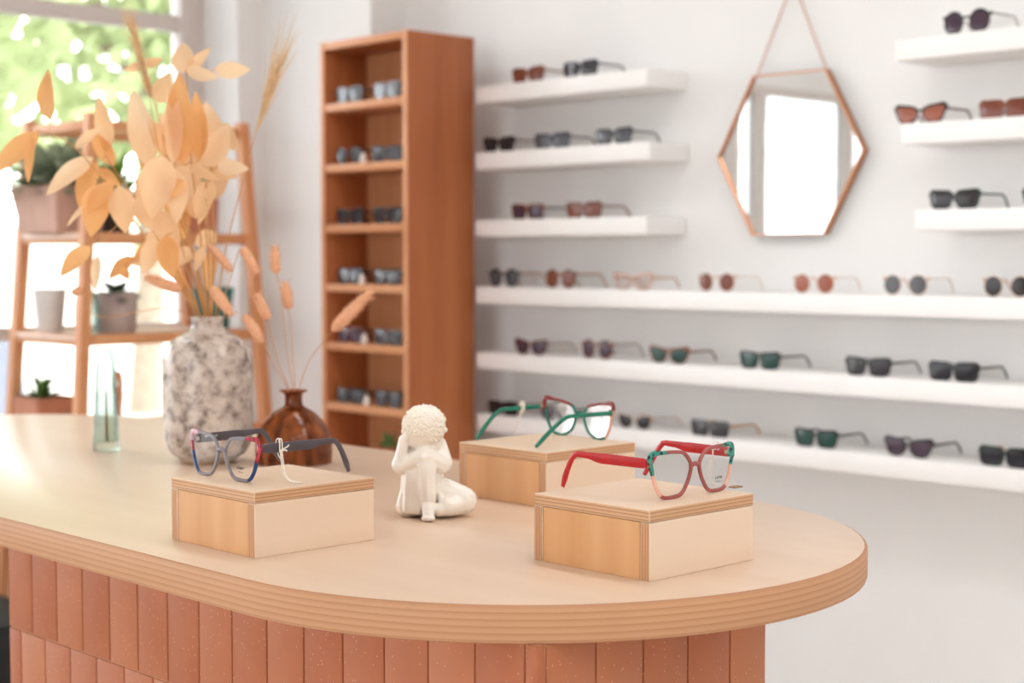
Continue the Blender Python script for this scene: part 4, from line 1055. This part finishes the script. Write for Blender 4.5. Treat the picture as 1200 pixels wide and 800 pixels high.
# ------------------------------------------------------------------ outside
struct('ground', BX((-40, -30, -.30), (30, 40, -.125)), mat('pale_paving', rgb(178, 175, 170), .8, var=.04, scale=2))
struct('street_wall', BX((-15.2, -16, -.125), (-15, 30, 1.6)), mat('white_render', rgb(240, 238, 232), .8, var=.03, scale=2))
M['canopy'] = leafmat('tree_leaf', rgb(178, 188, 142), rgb(144, 156, 110), .3, 1.2)
M['bark'] = mat('bark', rgb(150, 134, 116), .9, var=.15, scale=20)
TREES = [(-10.5, 3.8, 6.5, 'first young street tree outside beyond the plant stand'), (-12.8, 7.7, 7.5, 'street tree outside seen behind the feathery plume')]
for x, y, h, lab in TREES:
    t = thing('tree', lab, 'tree', (x, y, -.125), 0, 'trees along the street')
    bm = bmesh.new(); tube(bm, [(0, 0, 0), (.05, .03, 1), (0, .08, 2.2), (.05, 0, h * .7)], [.16, .13, .11, .05], 10)
    for k in range(7):
        an = k * .9 + rnd.random(); z0 = 1.9 + .35 * k
        tube(bm, [(0, .05, z0), (math.cos(an) * .7, math.sin(an) * .7, z0 + .7), (math.cos(an) * 1.3, math.sin(an) * 1.3, z0 + 1.2)], [.06, .04, .015], 6)
    obj('trunk', bm, M['bark'], t)
    fb = bmesh.new()
    for k in range(2600):
        d = Vector((rnd.gauss(0, 1), rnd.gauss(0, 1), rnd.gauss(0, .8))).normalized() * (rnd.random() ** .4)
        c = Vector((0, 0, h * .58)) + Vector((d.x * 1.75, d.y * 1.75, d.z * h * .40))
        s = rnd.uniform(.10, .22); u = Vector((rnd.gauss(0, 1), rnd.gauss(0, 1), rnd.gauss(0, 1))).normalized(); v = u.orthogonal().normalized()
        fb.faces.new([fb.verts.new(c + q) for q in (u * s, v * s * .5, -u * s, -v * s * .5)])
    obj('foliage', fb, M['canopy'], t)
# parked car at the kerb
M['car'] = mat('dark_grey_paint', rgb(84, 88, 98), .25, var=.02, coat=.6)
M['car_glass'] = mat('tinted_glass', rgb(52, 58, 66), .05, spec=.8)
M['tyre'] = mat('tyre', rgb(34, 34, 36), .85)
car = thing('car', 'dark grey car parked outside the shop window', 'car', (-8.6, 1.9, -.125), PI / 2)
side = [(-2.1, .32), (-2.15, .62), (-2.05, .86), (-1.1, .95), (-.45, 1.36), (.9, 1.42), (1.70, 1.33), (2.0, 1.02), (2.08, .60), (2.0, .32)]
bm = bmesh.new(); P_ = smooth_prof(side, 4)
rows_ = []
for yy, sc in ((-.86, .94), (-.80, .99), (-.60, 1.0), (.60, 1.0), (.80, .99), (.86, .94)):
    rows_.append([bm.verts.new((x * (.985 if abs(yy) > .82 else 1), yy * (1 - .18 * max(0, z - .95) / .45), .32 + (z - .32) * sc)) for x, z in P_])
n = len(P_)
for a, b in zip(rows_[:-1], rows_[1:]):
    for k in range(n): bm.faces.new((a[k], a[(k + 1) % n], b[(k + 1) % n], b[k]))
bm.faces.new(rows_[0]); bm.faces.new(rows_[-1][::-1])
obj('body', bm, M['car'], car)
for s in (-1, 1):
    bm = bmesh.new()
    for poly in ([(-.92, .98), (-.42, 1.27), (.15, 1.32), (.15, .98)], [(.22, .98), (.22, 1.32), (.95, 1.34), (1.55, 1.28), (1.5, .98)]):
        ps_ = [[bm.verts.new((x, s * (q - .18 * .86 * max(0, z - .95) / .45), z)) for x, z in poly] for q in (.845, .872)]
        bm.faces.new(ps_[0]); bm.faces.new(ps_[1][::-1])
        for k in range(len(poly)): bm.faces.new((ps_[0][k], ps_[0][(k + 1) % len(poly)], ps_[1][(k + 1) % len(poly)], ps_[1][k]))
    obj('side_window', bm, M['car_glass'], car, smooth=False)
    for wx in (-1.35, 1.30):
        bm = bmesh.new(); lathe(bm, [(0, -.10), (.20, -.10), (.30, -.09), (.33, -.05), (.33, .05), (.30, .09), (.20, .10), (0, .10)], 28)
        o = obj('wheel', bm, M['tyre'], car, (wx, s * .80, .33)); o.rotation_euler = (PI / 2, 0, 0)

# ------------------------------------------------------------------ light
w = bpy.data.worlds.new('world'); SC.world = w; w.use_nodes = True
nt = w.node_tree; nt.nodes.clear()
ow = nt.nodes.new('ShaderNodeOutputWorld'); bg = nt.nodes.new('ShaderNodeBackground')
bg.inputs['Color'].default_value = (0.945, 0.95, 1.02, 1); bg.inputs['Strength'].default_value = 7.9
nt.links.new(bg.outputs[0], ow.inputs['Surface'])
sl = bpy.data.lights.new('sun', 'SUN'); sl.energy = 5.0; sl.angle = math.radians(2); sl.color = (1, .97, .92)
so = bpy.data.objects.new('sun', sl); COL.objects.link(so)
so.rotation_euler = Vector((-.75, -.55, -1.1)).to_track_quat('-Z', 'Y').to_euler()
def portal(name, loc, nrm, sx, sy):
    l = bpy.data.lights.new(name, 'AREA'); l.shape = 'RECTANGLE'; l.size = sx; l.size_y = sy; l.energy = 1
    l.cycles.is_portal = True
    o = bpy.data.objects.new(name, l); COL.objects.link(o); o.location = loc
    o.rotation_euler = Vector(nrm).to_track_quat('-Z', 'Z').to_euler(); return o
portal('left_portal', (-5.08, -.27, 1.64), (1, 0, 0), 6.95, 2.5)
portal('front_portal', (-.55, YF - .18, 1.5), (0, 1, 0), 3.7, 2.0)

# ------------------------------------------------------------------ camera
cd = bpy.data.cameras.new('camera'); cam = bpy.data.objects.new('camera', cd); COL.objects.link(cam)
F = 1870.0
cd.sensor_width = 36; cd.lens = F * 36 / 1200
cam.location = (0, 0, 1.305)
cam.rotation_euler = (PI / 2 - math.atan(100 / F), 0, math.radians(46))
cd.clip_start = .05; cd.clip_end = 200
cd.dof.use_dof = True; cd.dof.focus_distance = 1.86; cd.dof.aperture_fstop = 4.6
SC.camera = cam
SC.view_settings.view_transform = 'Standard'; SC.view_settings.look = 'None'
SC.view_settings.gamma = 1.0; SC.view_settings.use_curve_mapping = False
SC.view_settings.exposure = 0.0
SC.cycles.use_denoising = True
SC.cycles.max_bounces = 10; SC.cycles.diffuse_bounces = 5; SC.cycles.transparent_max_bounces = 24
SC.cycles.sample_clamp_indirect = 8
SC.cycles.caustics_reflective = False; SC.cycles.caustics_refractive = False
